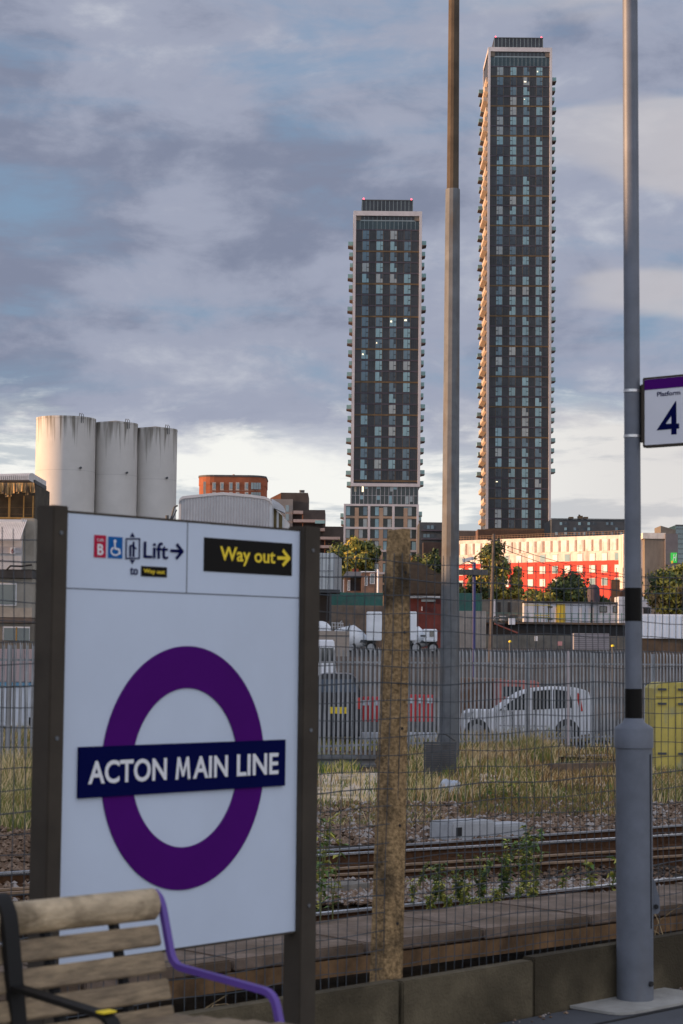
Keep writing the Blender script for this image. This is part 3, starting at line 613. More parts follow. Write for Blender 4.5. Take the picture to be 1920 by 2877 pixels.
zpb = PUV(1811, 1097)[1]; mb = MB(); mb.box(PS(wS / 2, zpb / 2 - .001, .0012), (wS - .004, .002, -zpb - .004), (pu, pN, UZ)); mb.build('purple_strip', M_purple, ps)
def pz(a, b): return PUV(1650 + .1722 * a, 1000 + .1722 * b)
def ptext(txt, x0, x1, ya, yb, bold):
    xm = (x0 + x1) / 2
    u0 = pz(x0, (ya + yb) / 2)[0]; u1 = pz(x1, (ya + yb) / 2)[0]; return text_obj(txt, PS(0, 0, .0006), pu, UZ, u0, u1, pz(xm, yb)[1], pz(xm, ya)[1], M_navy, ps, .001, bold)
ptext('Platform', 1143, 1522, 572, 648, .015)
four = [(1448, 735), (1455, 1108), (1503, 1103), (1503, 1183), (1460, 1187), (1462, 1278), (1376, 1284), (1376, 1198), (1138, 1215)]
mb = MB(); 
fo = [pz(*q) for q in four]
# the figure 4 built from bars so its counter stays open
def quad4(pts, k): 
    mb.add([PS(*pz(*q), n) for n in (.0006, .0016 + k * .0001) for q in pts], [(0, 1, 2, 3), (4, 5, 6, 7), (0, 1, 5, 4), (1, 2, 6, 5), (2, 3, 7, 6), (3, 0, 4, 7)])
quad4([(1375, 860), (1456, 735), (1462, 1278), (1376, 1284)], 0)
quad4([(1138, 1215), (1205, 1112), (1503, 1100), (1503, 1183)], 1)
quad4([(1138, 1213), (1448, 735), (1456, 850), (1262, 1140)], 2)
mb.build('figure_four', M_navy, ps)
for yy in (1099, 1226):
    z_ = P(1775, yy, Zp).z; mb = MB(); mb.lathe(pb - UX * .005 * z_, [(rz(z_) + .003, z_ - .006), (rz(z_) + .003, z_ + .006)], 28); mb.build('clamp_band', mat('bright_steel', (0.6, 0.6, 0.6), 0.3, 0.1, 5, metal=0.8), ps)
za, zb4 = P(1795, 1083, Zp).z, P(1795, 1243, Zp).z
mb = MB(); mb.box(Vector((pb.x + rz(1.8) + .012, pb.y - .012, (za + zb4) / 2)), (.05, .05, za - zb4)); mb.build('bracket', M_bronze, ps)
# ------------------------------------------------------------------ tall mast
mz = -1.1; mp_ = G(1262, 2150, mz); Zm = mp_.y
mt = thing('lighting_mast', 'very tall tapered grey steel mast standing before the palisade', 'mast', mp_)
def rm(y): 
    pts = [(0, 31), (525, 36), (527, 41), (1460, 48), (2150, 56)]
    for (a, wa), (b, wb) in zip(pts, pts[1:]):
        if a <= y <= b: return wa + (wb - wa) * (y - a) / (b - a)
    return 31
mb = MB(); prof = [(rm(y) / 2 / F * Zm, P(1258, y, Zm).z - mz) for y in (2150, 1460, 900, 532)]; mb.lathe(mp_, prof, 12); mb.build('lower_shaft', M_galv, mt)
z5 = P(1258, 532, Zm).z - mz; mb = MB(); mb.lathe(mp_, [(.150, z5 - .3), (.164, z5 - .05), (.164, z5), (.15, z5 + .04), (.138, z5 + 4.3), (.12, z5 + 9)], 12); mb.build('upper_shaft', mat('brown_steel', (0.09, 0.07, 0.05), 0.8, 0.25, 2, spec=.2), mt)  # upper section coloured brown, unlike the grey lower shaft
mb = MB(); mb.box(mp_ + UZ * .02, (.6, .6, .04)); mb.build('base_plate', M_galv, mt)
# grille cabinet by the mast
gc = G(1193, 2200, mz); Zg = gc.y
gt = thing('mesh_cage', 'dark wire grille cage on a post beside the mast', 'wire cage', gc)
def gb(x0, y0, x1, y1, th=.05, Z=None): 
    Z = Z or Zg; a = P(x0, y1, Z); b = P(x1, y0, Z); return (a.x, Z - th / 2, a.z), (b.x, Z + th / 2, b.z)
M_dg = mat('dark_steel', (0.07, 0.075, 0.08), 0.7, 0.25, 4)
mb = MB()
for x0, x1 in ((1190, 1195), (1277, 1283)): mb.mm(*gb(x0, 2085, x1, 2290 if x0 < 1200 else 2205))
mb.mm(*gb(1190, 2085, 1283, 2090, .06)); mb.mm(*gb(1190, 2198, 1283, 2206, .06)); mb.build('frame', M_dg, gt)
mb = MB()
for k in range(22): x = 1197 + k * 3.8; mb.mm(*gb(x, 2090, x + 1.3, 2198, .02))
for k in range(18): y = 2094 + k * 6; mb.mm(*gb(1194, y, 1278, y + 2.4, .03))
mb.build('grille', M_dg, gt)
mb = MB(); mb.mm(*gb(1196, 2092, 1277, 2190, .01, Zg + .3)); mb.build('back_panel', mat('brown_grey', (0.13, 0.11, 0.10), 0.8, 0.3, 3), gt)
mb = MB(); mb.tube([P(1230, 2087, Zg), P(1234, 2063, Zg), P(1252, 2062, Zg), P(1278, 2080, Zg + .1)], .02, 6); mb.build('cable_hoop', M_dg, gt)
a = G(1265, 2235, mz); mb = MB(); mb.prism([(-.24, 0), (.24, 0), (.20, .10), (.23, .22), (.12, .30), (.02, .26), (-.1, .33), (-.20, .2)], a, UX, UZ, UY, .2); tag(mb.build('white_bag', mat('white_plastic', (0.55, 0.6, 0.68), 0.6, 0.15, 5), bevel=.03), 'crumpled white plastic bag below the grille cage', 'bag')
# crash barrier
a = P(870, 2140, 46); b = P(1052, 2140, 48); d = (b - a).normalized(); n = Vector((-d.y, d.x, 0)); a2 = a - d * 6
gr = thing('crash_barrier', 'grey corrugated steel crash barrier in front of the palisade', 'crash barrier', Vector((a.x, a.y, mz)))
mb = MB(); pr = [(0, -.16), (.05, -.13), (.05, -.07), (0, -.02), (0, .02), (.05, .07), (.05, .13), (0, .16)]
pr2 = pr + [(x + .008, y) for x, y in pr[::-1]]; mb.prism([(-x, y) for x, y in pr2], a2, n, UZ, d, (b - a2).length); mb.build('beam', M_galv, gr)
for k in range(4): mb = MB(); q = b - d * (0.2 + k * 1.9) + n * .1; mb.box(Vector((q.x, q.y, (mz + q.z) / 2)), (.1, .1, q.z - mz + .2), (d, n, UZ)); mb.build('post', M_dg, gr)
# ------------------------------------------------------------------ palisade fence
FA = R(45); fd = Vector((math.sin(FA), math.cos(FA), 0)); fn = Vector((-fd.y, fd.x, 0)); f0 = Vector((4.4, 56, 0)); fzt, fzb = 1.80, -1.12
pf = thing('palisade_fence', 'grey steel palisade fence with split spiked tops', 'palisade fence', f0 + UZ * fzb)
def FPp(s, o=0, z=0): return f0 + fd * s + fn * o + UZ * z
s_a, s_b = -19.5, 10.5; pitch = 0.168; bays = 10; Lb = (s_b - s_a) / bays; random.seed(13)
for b_ in range(bays):
    mb = MB(); sa = s_a + b_ * Lb; mb2 = MB()
    k = 0; s = sa + .08
    while s < sa + Lb - .04:
        w = .088; zt2 = fzt + random.uniform(-.02, .02); lz = random.uniform(-.006, .006)
        for sg_ in (-1, 1):  # W-shaped pale: two leaves folded back
            mb.add([FPp(s + lz, -.012, fzb), FPp(s + sg_ * w / 2, .012, fzb), FPp(s + sg_ * w / 2, .012, zt2 - .16), FPp(s + sg_ * w * .42, .03, zt2 + .0), FPp(s + sg_ * .006, -.012, zt2 - .13)], [(0, 1, 2, 4), (2, 3, 4)])
        mb.add([FPp(s - .008, -.014, zt2 - .14), FPp(s + .008, -.014, zt2 - .14), FPp(s, -.02, zt2 + .02)], [(0, 1, 2)])
        s += pitch
    mb.build('pale_panel', M_pale, pf)
    mb = MB()
    for zr in (fzb + .35, fzt - .42):
        mb = MB(); mb.box(FPp(sa + Lb / 2, .04, zr), (Lb, .006, .05), (fd, fn, UZ)); mb.box(FPp(sa + Lb / 2, .06, zr + .022), (Lb, .04, .006), (fd, fn, UZ)); mb.build('rail', M_pale, pf)
    mb = MB(); mb.box(FPp(sa, .10, (fzb + fzt - .1) / 2), (.10, .06, fzt - .1 - fzb), (fd, fn, UZ)); mb.build('post', M_pale, pf)
# thin white marker posts on the fence
for px in (1597, 1188, 880):
    pass
a = FPp(0); q = P(1597, 1822, 57.5); mb = MB(); mb.tube([Vector((q.x, q.y, -1.1)), Vector((q.x, q.y, 1.75))], .03, 8); tag(mb.build('marker_pole', mat('pale_pink_paint', (0.5, 0.42, 0.42), 0.6, 0.1, 3)), 'slim pale marker pole rising against the palisade above the white car', 'pole')
# ------------------------------------------------------------------ yellow skip / cabinet
yc = G(1845, 2175, mz); ZY = yc.y
M_yel = mat('yellow_paint', (0.52, 0.42, 0.09), 0.55, 0.15, 2, dirt=((0.2, 0.24, 0.22), 3, (1, 1, .6), 0.56, 0.7, 0.6))
yt = thing('yellow_cabinet', 'chalky yellow steel trackside container with rounded top', 'container', yc)
x0 = P(1842, 2000, ZY).x; x1 = P(1990, 2000, ZY).x; zt5 = P(1850, 1925, ZY).z
mb = MB(); mb.prism([(0, 0), (x1 - x0, 0), (x1 - x0, zt5 - mz - .05), (x1 - x0 - .1, zt5 - mz + .06), (.18, zt5 - mz + .06), (.06, zt5 - mz + .0), (0, zt5 - mz - .08)], Vector((x0, ZY, mz)), UX, UZ, UY, 1.6); mb.build('body', M_yel, yt)
mb = MB(); mb.mm((x0 + .45, ZY - .02, mz + .15), (x0 + .48, ZY, zt5)); mb.mm((x0 + .02, ZY - .03, zt5 - .28), (x1, ZY, zt5 - .25)); mb.build('door_frame', mat('yellow_dark', (0.40, 0.32, 0.06), 0.6, 0.2, 3), yt)  # door frame strips in a darker yellow than the body
for z_ in (mz + .45, zt5 - .45, zt5 - 0.12):
    mb = MB(); mb.mm((x0 + .05, ZY - .05, z_), (x0 + .25, ZY - .02, z_ + .05)); mb.mm((x0 + .52, ZY - .05, z_), (x0 + .68, ZY - .02, z_ + .05)); mb.build('hinge', M_dg, yt)
mb = MB(); mb.mm((x0 - .02, ZY - .05, mz - .02), (x1, ZY + 1.6, mz + .12)); mb.build('base', M_dg, yt)
# ------------------------------------------------------------------ debris: planks
random.seed(17)
for i, (xa, ya, xb, yb, h, m_, lab) in enumerate([(1535, 2127, 1740, 2122, .05, 'pale', 'long pale plank lying before the palisade'), (1580, 2140, 1735, 2148, .25, 'dark', 'dark weathered baulk below the long pale plank'), (1545, 2092, 1655, 2088, .10, 'dark', 'dark flat board behind the long pale plank'), (1660, 2085, 1715, 2088, .12, 'dark', 'short black board near the lamp post'), (1545, 2165, 1735, 2160, .3, 'brown', 'brown decaying sleeper half hidden in the grass')]):
    z_ = -1.0; a = G(xa, ya, z_); b = G(xb, yb, z_); d = (b - a).normalized(); n = Vector((-d.y, d.x, 0)); mb = MB(); mb.box((a + b) / 2, ((b - a).length, .25, h), (d, n, UZ))
    tag(mb.build('plank', {'pale': mat('pale_plank', (0.45, 0.46, 0.47), 0.8, 0.2, 4), 'dark': M_timber, 'brown': mat('brown_sleeper', (0.13, 0.09, 0.06), 0.9, 0.4, 4, .3)}[m_]), lab, 'plank')
# ------------------------------------------------------------------ vehicles behind palisade
def wheel(t, c, r, ax=UY, w=.2):
    mb = MB(); mb.tube([c - ax * w / 2, c + ax * w / 2], r, 20); wo_ = mb.build('tyre', mat('tyre', (0.02, 0.02, 0.02), 0.8, 0.2, 5), t)
    mb = MB(); mb.tube([c - ax * (w / 2 + .012), c - ax * (w / 2 - .02)], r * .62, 16); mb.build('rim', mat('rim', (0.35, 0.36, 0.38), 0.4, 0.1, 5, metal=.6), wo_)
M_car = mat('white_car_paint', (0.86, 0.87, 0.90), 0.3, 0.04, 1)
M_cglass = glass('car_glass', (0.02, 0.025, 0.03))
gz = -1.1; Zc = 63.5
c0 = P(1500, 2080, Zc); sx = Zc / F
ct = thing('white_car', 'white hatchback parked side-on behind the palisade', 'car', Vector((c0.x, Zc, gz)))
def cx(px, py): q = P(px, py, Zc); return (q.x, q.z)
prof = [cx(x, y) for x, y in [(1306, 2068), (1303, 2035), (1306, 2005), (1322, 1995), (1392, 1996), (1430, 1968), (1465, 1945), (1500, 1935), (1560, 1930), (1620, 1932), (1655, 1942), (1664, 1990), (1668, 2030), (1664, 2062), (1600, 2070), (1400, 2072)]]
mb = MB(); mb.prism([(x, z) for x, z in prof], Vector((0, Zc, 0)), UX, UZ, UY, 1.65); mb.build('body', M_car, ct, bevel=.03)
win = [cx(x, y) for x, y in [(1402, 1996), (1438, 1969), (1470, 1950), (1505, 1941), (1560, 1937), (1600, 1942), (1612, 1988), (1500, 1994)]]
mb = MB(); mb.prism(win, Vector((0, Zc - .012, 0)), UX, UZ, UY, .02); mb.build('side_window', M_cglass, ct)
for xx in (1490, 1548):
    mb = MB(); a = cx(xx, 1936); b = cx(xx + 6, 1996); mb.mm((a[0], Zc - .02, b[1]), (b[0], Zc - .005, a[1])); mb.build('pillar', M_car, ct)
mb = MB(); mb.prism([cx(1618, 1945), cx(1630, 1950), cx(1638, 1998), cx(1630, 1998)], Vector((0, Zc - .02, 0)), UX, UZ, UY, .03); mb.build('tail_light', mat('tail_light', (0.6, 0.03, 0.02), 0.3, 0.1, 4), ct)
for xx in (1341, 1594):
    a = cx(xx, 2058); mb = MB(); mb.prism([(a[0] + .40 * math.cos(R(q)), a[1] + .43 * math.sin(R(q))) for q in range(0, 360, 20)], Vector((0, Zc - .008, 0)), UX, UZ, UY, .02); mb.build('wheel_arch', M_dark, ct)
    wheel(ct, Vector((a[0], Zc + .05, gz + .33)), .33)
mb = MB(); a = cx(1400, 2038); b = cx(1540, 2041); mb.mm((a[0], Zc - .01, b[1]), (b[0], Zc + .01, a[1])); mb.build('side_trim', M_dark, ct)
for xx in (1440, 1497, 1560):
    mb = MB(); a = cx(xx, 1999); b = cx(xx + 1.5, 2052); mb.mm((a[0], Zc - .006, b[1]), (b[0], Zc + .01, a[1])); mb.build('door_seam', M_dg if 'M_dg' in globals() else M_dark, ct)
mb = MB(); mb.prism([cx(1305, 2004), cx(1332, 2000), cx(1322, 2014), cx(1305, 2018)], Vector((0, Zc - .01, 0)), UX, UZ, UY, .03); mb.build('headlight', mat('lamp_clear', (.4, .42, .45), .15, .1, 3), ct)
mb = MB(); q = cx(1418, 1992); mb.box(Vector((q[0], Zc - .1, q[1])), (.16, .16, .12)); mb.build('wing_mirror', M_car, ct, bevel=.03)
# dark car with yellow plate, rear view, left
Zd = 58.0
dt = thing('dark_car', 'dark estate car with yellow number plate, seen from behind through the palisade', 'car', Vector((P(945, 2000, Zd).x, Zd, gz)))
def dx_(px, py): q = P(px, py, Zd); return (q.x, q.z)
mb = MB(); mb.prism([dx_(x, y) for x, y in [(868, 2070), (866, 1990), (872, 1945), (890, 1902), (905, 1893), (985, 1893), (1000, 1902), (1014, 1945), (1018, 1990), (1016, 2070)]], Vector((0, Zd, 0)), UX, UZ, UY, 4.2); mb.build('body', mat('dark_car_paint', (0.02, 0.022, 0.03), 0.3, 0.1, 2), dt, bevel=.04)
mb = MB(); mb.prism([dx_(x, y) for x, y in [(880, 1945), (893, 1908), (992, 1908), (1006, 1945)]], Vector((0, Zd - .02, 0)), UX, UZ, UY, .03); mb.build('rear_window', glass('grey_glass', (0.10, 0.13, 0.17)), dt)
mb = MB(); a = dx_(927, 1986); b = dx_(979, 2005); mb.mm((a[0], Zd - .05, b[1]), (b[0], Zd - .02, a[1])); mb.build('number_plate', M_yellow, dt)
for x_ in (870, 1000): 
    mb = MB(); a = dx_(x_, 1960); b = dx_(x_ + 14, 1992); mb.mm((a[0], Zd - .04, b[1]), (b[0], Zd, a[1])); mb.build('tail_light', MT['tail_light'], dt)
for x_ in (885, 998): wheel(dt, Vector((dx_(x_, 2060)[0], Zd + .8, gz + .33)), .33, UX)
# red and white barriers
M_rb = mat('red_plastic', (0.62, 0.04, 0.045), 0.5, 0.15, 2); M_wb = mat('white_plastic_b', (0.62, 0.66, 0.72), 0.5, 0.1, 2)
for i, (xa, xb, y0, lab) in enumerate([(1012, 1066, 1957, 'red plastic barrier left of the speckled fence post'), (1140, 1222, 1951, 'red plastic barrier right of the speckled fence post')]):
    Z = 60.5; t = thing('road_barrier', lab + ', on white feet', 'barrier', Vector((P((xa + xb) / 2, 2080, Z).x, Z, gz)), 'red road barriers behind the palisade')
    a = P(xa, y0, Z); b = P(xb, 2028, Z); mb = MB(); mb.mm((a.x, Z, b.z), (b.x, Z + .06, a.z)); mb.build('board', M_rb, t, bevel=.02)
    for k in range(3):
        q0 = P(xa + (xb - xa) * (k + .2) / 3, y0 + 10, Z); q1 = P(xa + (xb - xa) * (k + .75) / 3, y0 + 25, Z); mb = MB(); mb.mm((q0.x, Z - .02, q1.z), (q1.x, Z, q0.z)); mb.build('reflective_strip', M_wb, t)
    a = P(xa - 6, 2058, Z); b = P(xb + 6, 2089, Z); mb = MB(); mb.mm((a.x, Z - .1, gz), (b.x, Z + .3, a.z)); mb.build('foot', M_wb, t, bevel=.02)
# wooden pallet/rusty van behind: brown rusty container with orange edge
Z = 72; t = thing('rusty_container', 'rusty brown container behind the white car', 'container', Vector((P(1370, 2050, Z).x, Z, -1.1)))
a = P(1255, 1905, Z); b = P(1420, 2060, Z); mb = MB(); mb.mm((a.x, Z, -1.1), (b.x, Z + 2.4, a.z)); mb.build('body', mat('rust_brown', (0.20, 0.10, 0.05), 0.85, 0.4, 1.5, dirt=((0.35, 0.3, 0.28), 1, (1, 1, 3), .5, .62, .7)), t)
mb = MB()
for k in range(16): x = a.x + (b.x - a.x) * (k + .5) / 16; mb.mm((x - .02, Z - .04, -1.0), (x + .02, Z, a.z - .1))
mb.build('rib', mat('rust_dark', (0.09, 0.05, 0.035), 0.9, 0.3, 2), t)
Z = 70; a = P(1398, 1912, Z); b = P(1515, 1995, Z); t = thing('red_van', 'faded red and white van behind the white car roof', 'van', Vector(((a.x + b.x) / 2, Z, -1.1)))
mb = MB(); mb.mm((a.x, Z, -.9), (b.x, Z + 1.9, a.z)); mb.build('body', mat('faded_red', (0.48, 0.13, 0.10), 0.6, 0.3, 1.5), t, bevel=.05); mb = MB(); mb.mm((a.x + .2, Z - .02, a.z - .55), (b.x - .6, Z + .01, a.z - .2)); mb.build('window', M_cglass, t)
wheel(t, Vector((a.x + .4, Z + .05, -.8)), .33); wheel(t, Vector((b.x - .4, Z + .05, -.8)), .33)
# pallet stack / pale sheets beyond, left
Z = 75; t = thing('white_van', 'white van behind the left end of the palisade', 'van', Vector((P(915, 1900, Z).x, Z, -1.0)))
a = P(880, 1797, Z); b = P(946, 1990, Z); mb = MB(); mb.prism([(0, 0), (b.x - a.x, 0), (b.x - a.x, 1.55), (b.x - a.x - .12, a.z + 1), (.12, a.z + 1), (0, 1.55)], Vector((a.x, Z, -1.0)), UX, UZ, UY, 4.5); mb.build('body', M_car, t, bevel=.04)
mb = MB(); mb.mm((a.x + .12, Z - .02, a.z - .85), (b.x - .12, Z + .01, a.z - .3)); mb.build('rear_window', M_cglass, t)
for xx in (a.x + .15, b.x - .15): wheel(t, Vector((xx, Z + .8, -.7)), .33, UX)
# left side lorries behind palisade (x<80)
Z = 58; t = thing('pink_lorry', 'faded pink and white lorry box behind the palisade at far left', 'lorry', Vector((P(20, 2000, Z).x, Z, -1.1)))
a = P(-60, 1822, Z); b = P(82, 2120, Z); c = P(0, 1918, Z)
mb = MB(); mb.mm((a.x, Z, c.z + .02), (b.x, Z + 2.3, a.z)); mb.build('upper_box', mat('faded_pink', (0.45, 0.34, 0.33), 0.6, 0.12, 1), t, bevel=.03)
mb = MB(); mb.mm((a.x, Z - .02, -.6), (b.x, Z + 2.3, c.z - .1)); mb.build('lower_panel', M_wb, t, bevel=.03)
mb = MB(); mb.mm((a.x, Z - .06, c.z - .09), (b.x, Z + 2.3, c.z + .01)); mb.build('blue_band', mat('band_blue', (0.12, 0.3, 0.45), 0.5, 0.1, 2), t)
for xx in (-30, 60): wheel(t, Vector((P(xx, 2100, Z).x, Z + .1, -.68)), .42)

# ------------------------------------------------------------------ helper for distant boxes
def fbox(mb, x0, y0, x1, y1, Z, dep, ylow=None):
    a = P(x0, y0, Z); b = P(x1, y1, Z); mb.mm((a.x, Z, b.z), (b.x, Z + dep, a.z)); return a, b
def panel(name, m, parent, x0, y0, x1, y1, Z, pr=.05, th=None):
    mb = MB(); a = P(x0, y0, Z); b = P(x1, y1, Z); mb.mm((a.x, Z - pr, b.z), (b.x, Z + (th or .01), a.z)); return mb.build(name, m, parent)
def gnd(Z): return terr(0, Z)
# ------------------------------------------------------------------ silos
M_silo = mat('silo_white', (0.55, 0.53, 0.50), 0.7, 0.06, 0.6, 0.05)
def silo_mat(H):
    m = M_silo.copy(); m.name = 'silo_paint'; t = m.node_tree; b = t.nodes['Principled BSDF']; src = b.inputs['Base Color'].links[0].from_socket
    tcn = t.nodes.new('ShaderNodeTexCoord'); mp = t.nodes.new('ShaderNodeMapping'); mp.inputs['Scale'].default_value = (4, 4, .22); t.links.new(tcn.outputs['Object'], mp.inputs[0])
    n = t.nodes.new('ShaderNodeTexNoise'); n.inputs['Scale'].default_value = 1.1; n.inputs['Detail'].default_value = 6; t.links.new(mp.outputs[0], n.inputs[0])
    s = t.nodes.new('ShaderNodeSeparateXYZ'); t.links.new(tcn.outputs['Object'], s.inputs[0])
    mr = t.nodes.new('ShaderNodeMapRange'); mr.inputs[1].default_value = H - 4.0; mr.inputs[2].default_value = H; mr.inputs[3].default_value = -.42; mr.inputs[4].default_value = .06; t.links.new(s.outputs[2], mr.inputs[0])
    ad = t.nodes.new('ShaderNodeMath'); t.links.new(n.outputs[0], ad.inputs[0]); t.links.new(mr.outputs[0], ad.inputs[1])
    r = t.nodes.new('ShaderNodeValToRGB'); r.color_ramp.elements[0].position = .44; r.color_ramp.elements[1].position = .62; r.color_ramp.elements[0].color = (0, 0, 0, 1); r.color_ramp.elements[1].color = (.8, .8, .8, 1); t.links.new(ad.outputs[0], r.inputs[0])
    mx = t.nodes.new('ShaderNodeMix'); mx.data_type = 'RGBA'; t.links.new(r.outputs[0], mx.inputs[0]); t.links.new(src, mx.inputs[6]); mx.inputs[7].default_value = (.10, .085, .06, 1); t.links.new(mx.outputs[2], b.inputs['Base Color']); return m
for i, (xa, xb, yt_, Z, lab) in enumerate([(103, 270, 1177, 120, 'leftmost and largest pale silo with rust streaks from its rim'), (264, 388, 1191, 121.4, 'middle pale silo of the three'), (376, 499, 1207, 122.9, 'rightmost pale silo of the three, streaked at the rim')]):
    xc = (xa + xb) / 2; r_ = (xb - xa) / 2 / F * Z; q = P(xc, yt_, Z); base = Vector((q.x, Z, 0.2)); H = q.z - .2
    t = thing('silo', lab, 'silo', base, 'three pale cement silos')
    mb = MB(); mb.lathe(base, [(r_, 0), (r_, H - .12), (r_ * 1.008, H - .12), (r_ * 1.008, H)], 72); mb.build('shell', silo_mat(H), t, smooth=True)
    mb = MB(); mb.lathe(base, [(r_ * .99, H), (r_ * .3, H + .14), (.05, H + .2)], 36); mb.build('roof', mat('silo_roof', (0.2, 0.19, 0.17), .8, .2, 2), t)
    for fz in (.55, .79):
        mb = MB(); mb.lathe(base, [(r_ * 1.002, H * fz), (r_ * 1.002, H * fz + .015)], 72); mb.build('weld_seam', mat('silo_seam', (0.36, 0.35, 0.34), .7, .1, 2), t)
    mb = MB(); c = base + Vector((r_ * .62, -r_ * .80, H)); mb.tube([c + Vector((0, 0, -.4)), c + Vector((0, 0, .12)), c + Vector((-.12, .1, .2)), c + Vector((-.16, .2, 0))], .022, 5); mb.tube([c + Vector((.12, 0, -.4)), c + Vector((.12, 0, .1)), c + Vector((0, .1, .2))], .018, 5); mb.build('roof_hatch_rail', M_dg, t)
    mb = MB(); c = base + Vector((r_ * .62, -r_ * .80, H - 3.1)); mb.tube([c, c + Vector((.05, -.15, 0))], .07, 8); mb.build('nozzle', M_dg, t)
# pipe on right of silos
t = MB(); t.tube([P(478, 1470, 118), P(490, 1425, 118), P(500, 1420, 118)], .06, 6); t.tube([P(484, 1460, 118), P(497, 1432, 118)], .04, 6); t.tube([P(470, 1475, 118), P(470, 1448, 118)], .1, 8)
tag(t.build('pipe', M_dg), 'dark bent pipe beside the foot of the rightmost silo', 'pipe')
# ------------------------------------------------------------------ left works building
Z = 100; M_corr = mat('corrugated_grey', (0.60, 0.58, 0.57), 0.6, 0.15, 1.2); M_rend = mat('grey_render', (0.32, 0.29, 0.24), 0.9, 0.15, 1.5)
lb = thing('works_building', 'grey works building with torn cladding and number 6 panel at far left', 'building', Vector((P(0, 1900, Z).x - 6, Z, -.3)))
XL = -80
M_torn = mat('torn_cladding', (0.38, 0.23, 0.09), 0.9, 0.5, 2.5, .4, stretch=(3, 1, .5), dirt=((0.06, 0.05, .05), 2, (3, 1, .4), .52, .62, .8))
mb = MB()
for k in range(46):   # ribbed curved roof
    x = 98 - k * 5.4; a = P(x, 1358, Z + 2); b = P(x - 3.7, 1358, Z + 2); cz = P(x, 1333 + (98 - x) * .03, Z + 2).z
    pts = [(0, 0), (.0, (cz - a.z) * .5), (.5, (cz - a.z) * .85), (1.3, cz - a.z), (6, cz - a.z), (6, 0)]
    mb.prism([(y_, z_) for y_, z_ in pts], Vector((b.x, Z, a.z)), UY, UZ, UX, a.x - b.x)
mb.build('ribbed_roof', M_corr, lb)
mb = MB(); fbox(mb, XL, 1346, 99, 1358, Z + 1.6, 4); mb.build('roof_deck', M_dg, lb)
mb = MB(); random.seed(8)
for k in range(22):
    x = 96 - k * 8; j = random.uniform(-10, 6); a = P(x, 1356, Z); b = P(x - 8.6, 1356, Z); c = P(x + random.uniform(-3, 3), 1390 + j, Z - .4); d = P(x - 8 + random.uniform(-3, 3), 1392 + j, Z - .3 * random.random())
    mb.add([a, b, d, c, a + UY * .05, b + UY * .05, d + UY * .05, c + UY * .05], [(0, 1, 2, 3), (4, 5, 6, 7), (0, 1, 5, 4), (2, 3, 7, 6), (1, 2, 6, 5), (0, 3, 7, 4)])
mb.build('torn_cladding', M_torn, lb)
mb = MB(); fbox(mb, XL, 1358, 98, 1458, Z + 1.2, 5); mb.build('inner_wall', mat('dark_interior', (0.055, 0.045, 0.03), .9, .4, 1.5), lb)
mb = MB()
for x in (24, 27 + 0, 66, 92): fbox(mb, x, 1393, x + 1.6, 1455, Z + .9, .1)
for y in (1424, 1443): fbox(mb, XL, y, 98, y + 1.8, Z + .88, .1)
fbox(mb, XL, 1452, 94, 1458, Z + .7, .1); mb.build('glazing_bar', mat('ochre_bar', (0.34, 0.20, 0.06), .8, .3, 2), lb)
mb = MB()  # sloped corrugated awning
for k in range(30):
    x = 76 - k * 5; a = P(x, 1460, Z + .2); b = P(x - 20, 1516, Z - 1.6); a2 = P(x - 3.2, 1460, Z + .2); b2 = P(x - 23.2, 1516, Z - 1.6)
    mb.add([a, a2, b2, b, a - UZ * .06, a2 - UZ * .06, b2 - UZ * .06, b - UZ * .06], [(0, 1, 2, 3), (4, 5, 6, 7), (0, 1, 5, 4), (1, 2, 6, 5), (2, 3, 7, 6), (0, 3, 7, 4)])
mb.build('corrugated_awning', mat('awning_grey', (0.75, 0.72, 0.70), .6, .12, 2), lb)
mb = MB(); fbox(mb, XL, 1458, 60, 1600, Z, 4); mb.build('upper_wall', M_corr, lb)
mb = MB(); fbox(mb, 60, 1456, 94, 1600, Z + .35, 4); mb.build('side_bay', M_rend, lb)
mb = MB(); fbox(mb, XL, 1534, 60, 1555, Z - .06, .05); mb.build('sign_band', mat('pale_band', (0.5, 0.48, 0.5), .6, .1, 2), lb)
mb = MB(); fbox(mb, 29, 1538, 43, 1557, Z - .10, .03); nb = mb.build('number_board', M_let, lb)
q0 = P(32, 1555, Z - .14); q1 = P(40, 1540, Z - .14); text_obj('6', Vector((0, Z - .104, 0)), UX, UZ, q0.x, q1.x, q0.z, q1.z, mat('dark_red', (0.22, 0.03, 0.03), .6, .1, 3), nb, .01, .02, 'number')
mb = MB(); fbox(mb, XL, 1600, 90, 1624, Z - .3, 4); mb.build('ledge', mat('dark_felt', (0.05, 0.05, 0.05), .9, .3, 1), lb)
mb = MB(); fbox(mb, XL, 1624, 90, 1735, Z - .05, 5); mb.build('render_wall', M_rend, lb)
mb = MB(); fbox(mb, XL, 1735, 90, 1750, Z - .1, 5); mb.build('brick_band', mat('brick_band', (0.13, 0.10, 0.08), .9, .2, 6), lb)
a = P(XL, 1750, Z); b = P(90, 1750, Z); mb = MB(); mb.mm((a.x, Z, -.4), (b.x, Z + 5, a.z)); mb.build('lower_wall', mat('lower_render', (0.16, 0.14, 0.11), .9, .2, 1.5), lb)
w = panel('window', mat('window_frame_white', (0.6, 0.6, 0.6), .5, .05, 3), lb, -8, 1638, 47, 1702, Z - .05, .05); panel('pane', glass('pane_dark', (0.03, 0.05, 0.06)), w, -5, 1642, 43, 1698, Z - .1, .02)
w = panel('window', MT['window_frame_white'], lb, 8, 1760, 84, 1800, Z, .04); panel('pane', MT['pane_dark'], w, 12, 1764, 82, 1800, Z - .04, .02); panel('mullion', MT['ochre_bar'], w, 45, 1762, 48, 1800, Z - .07, .02)
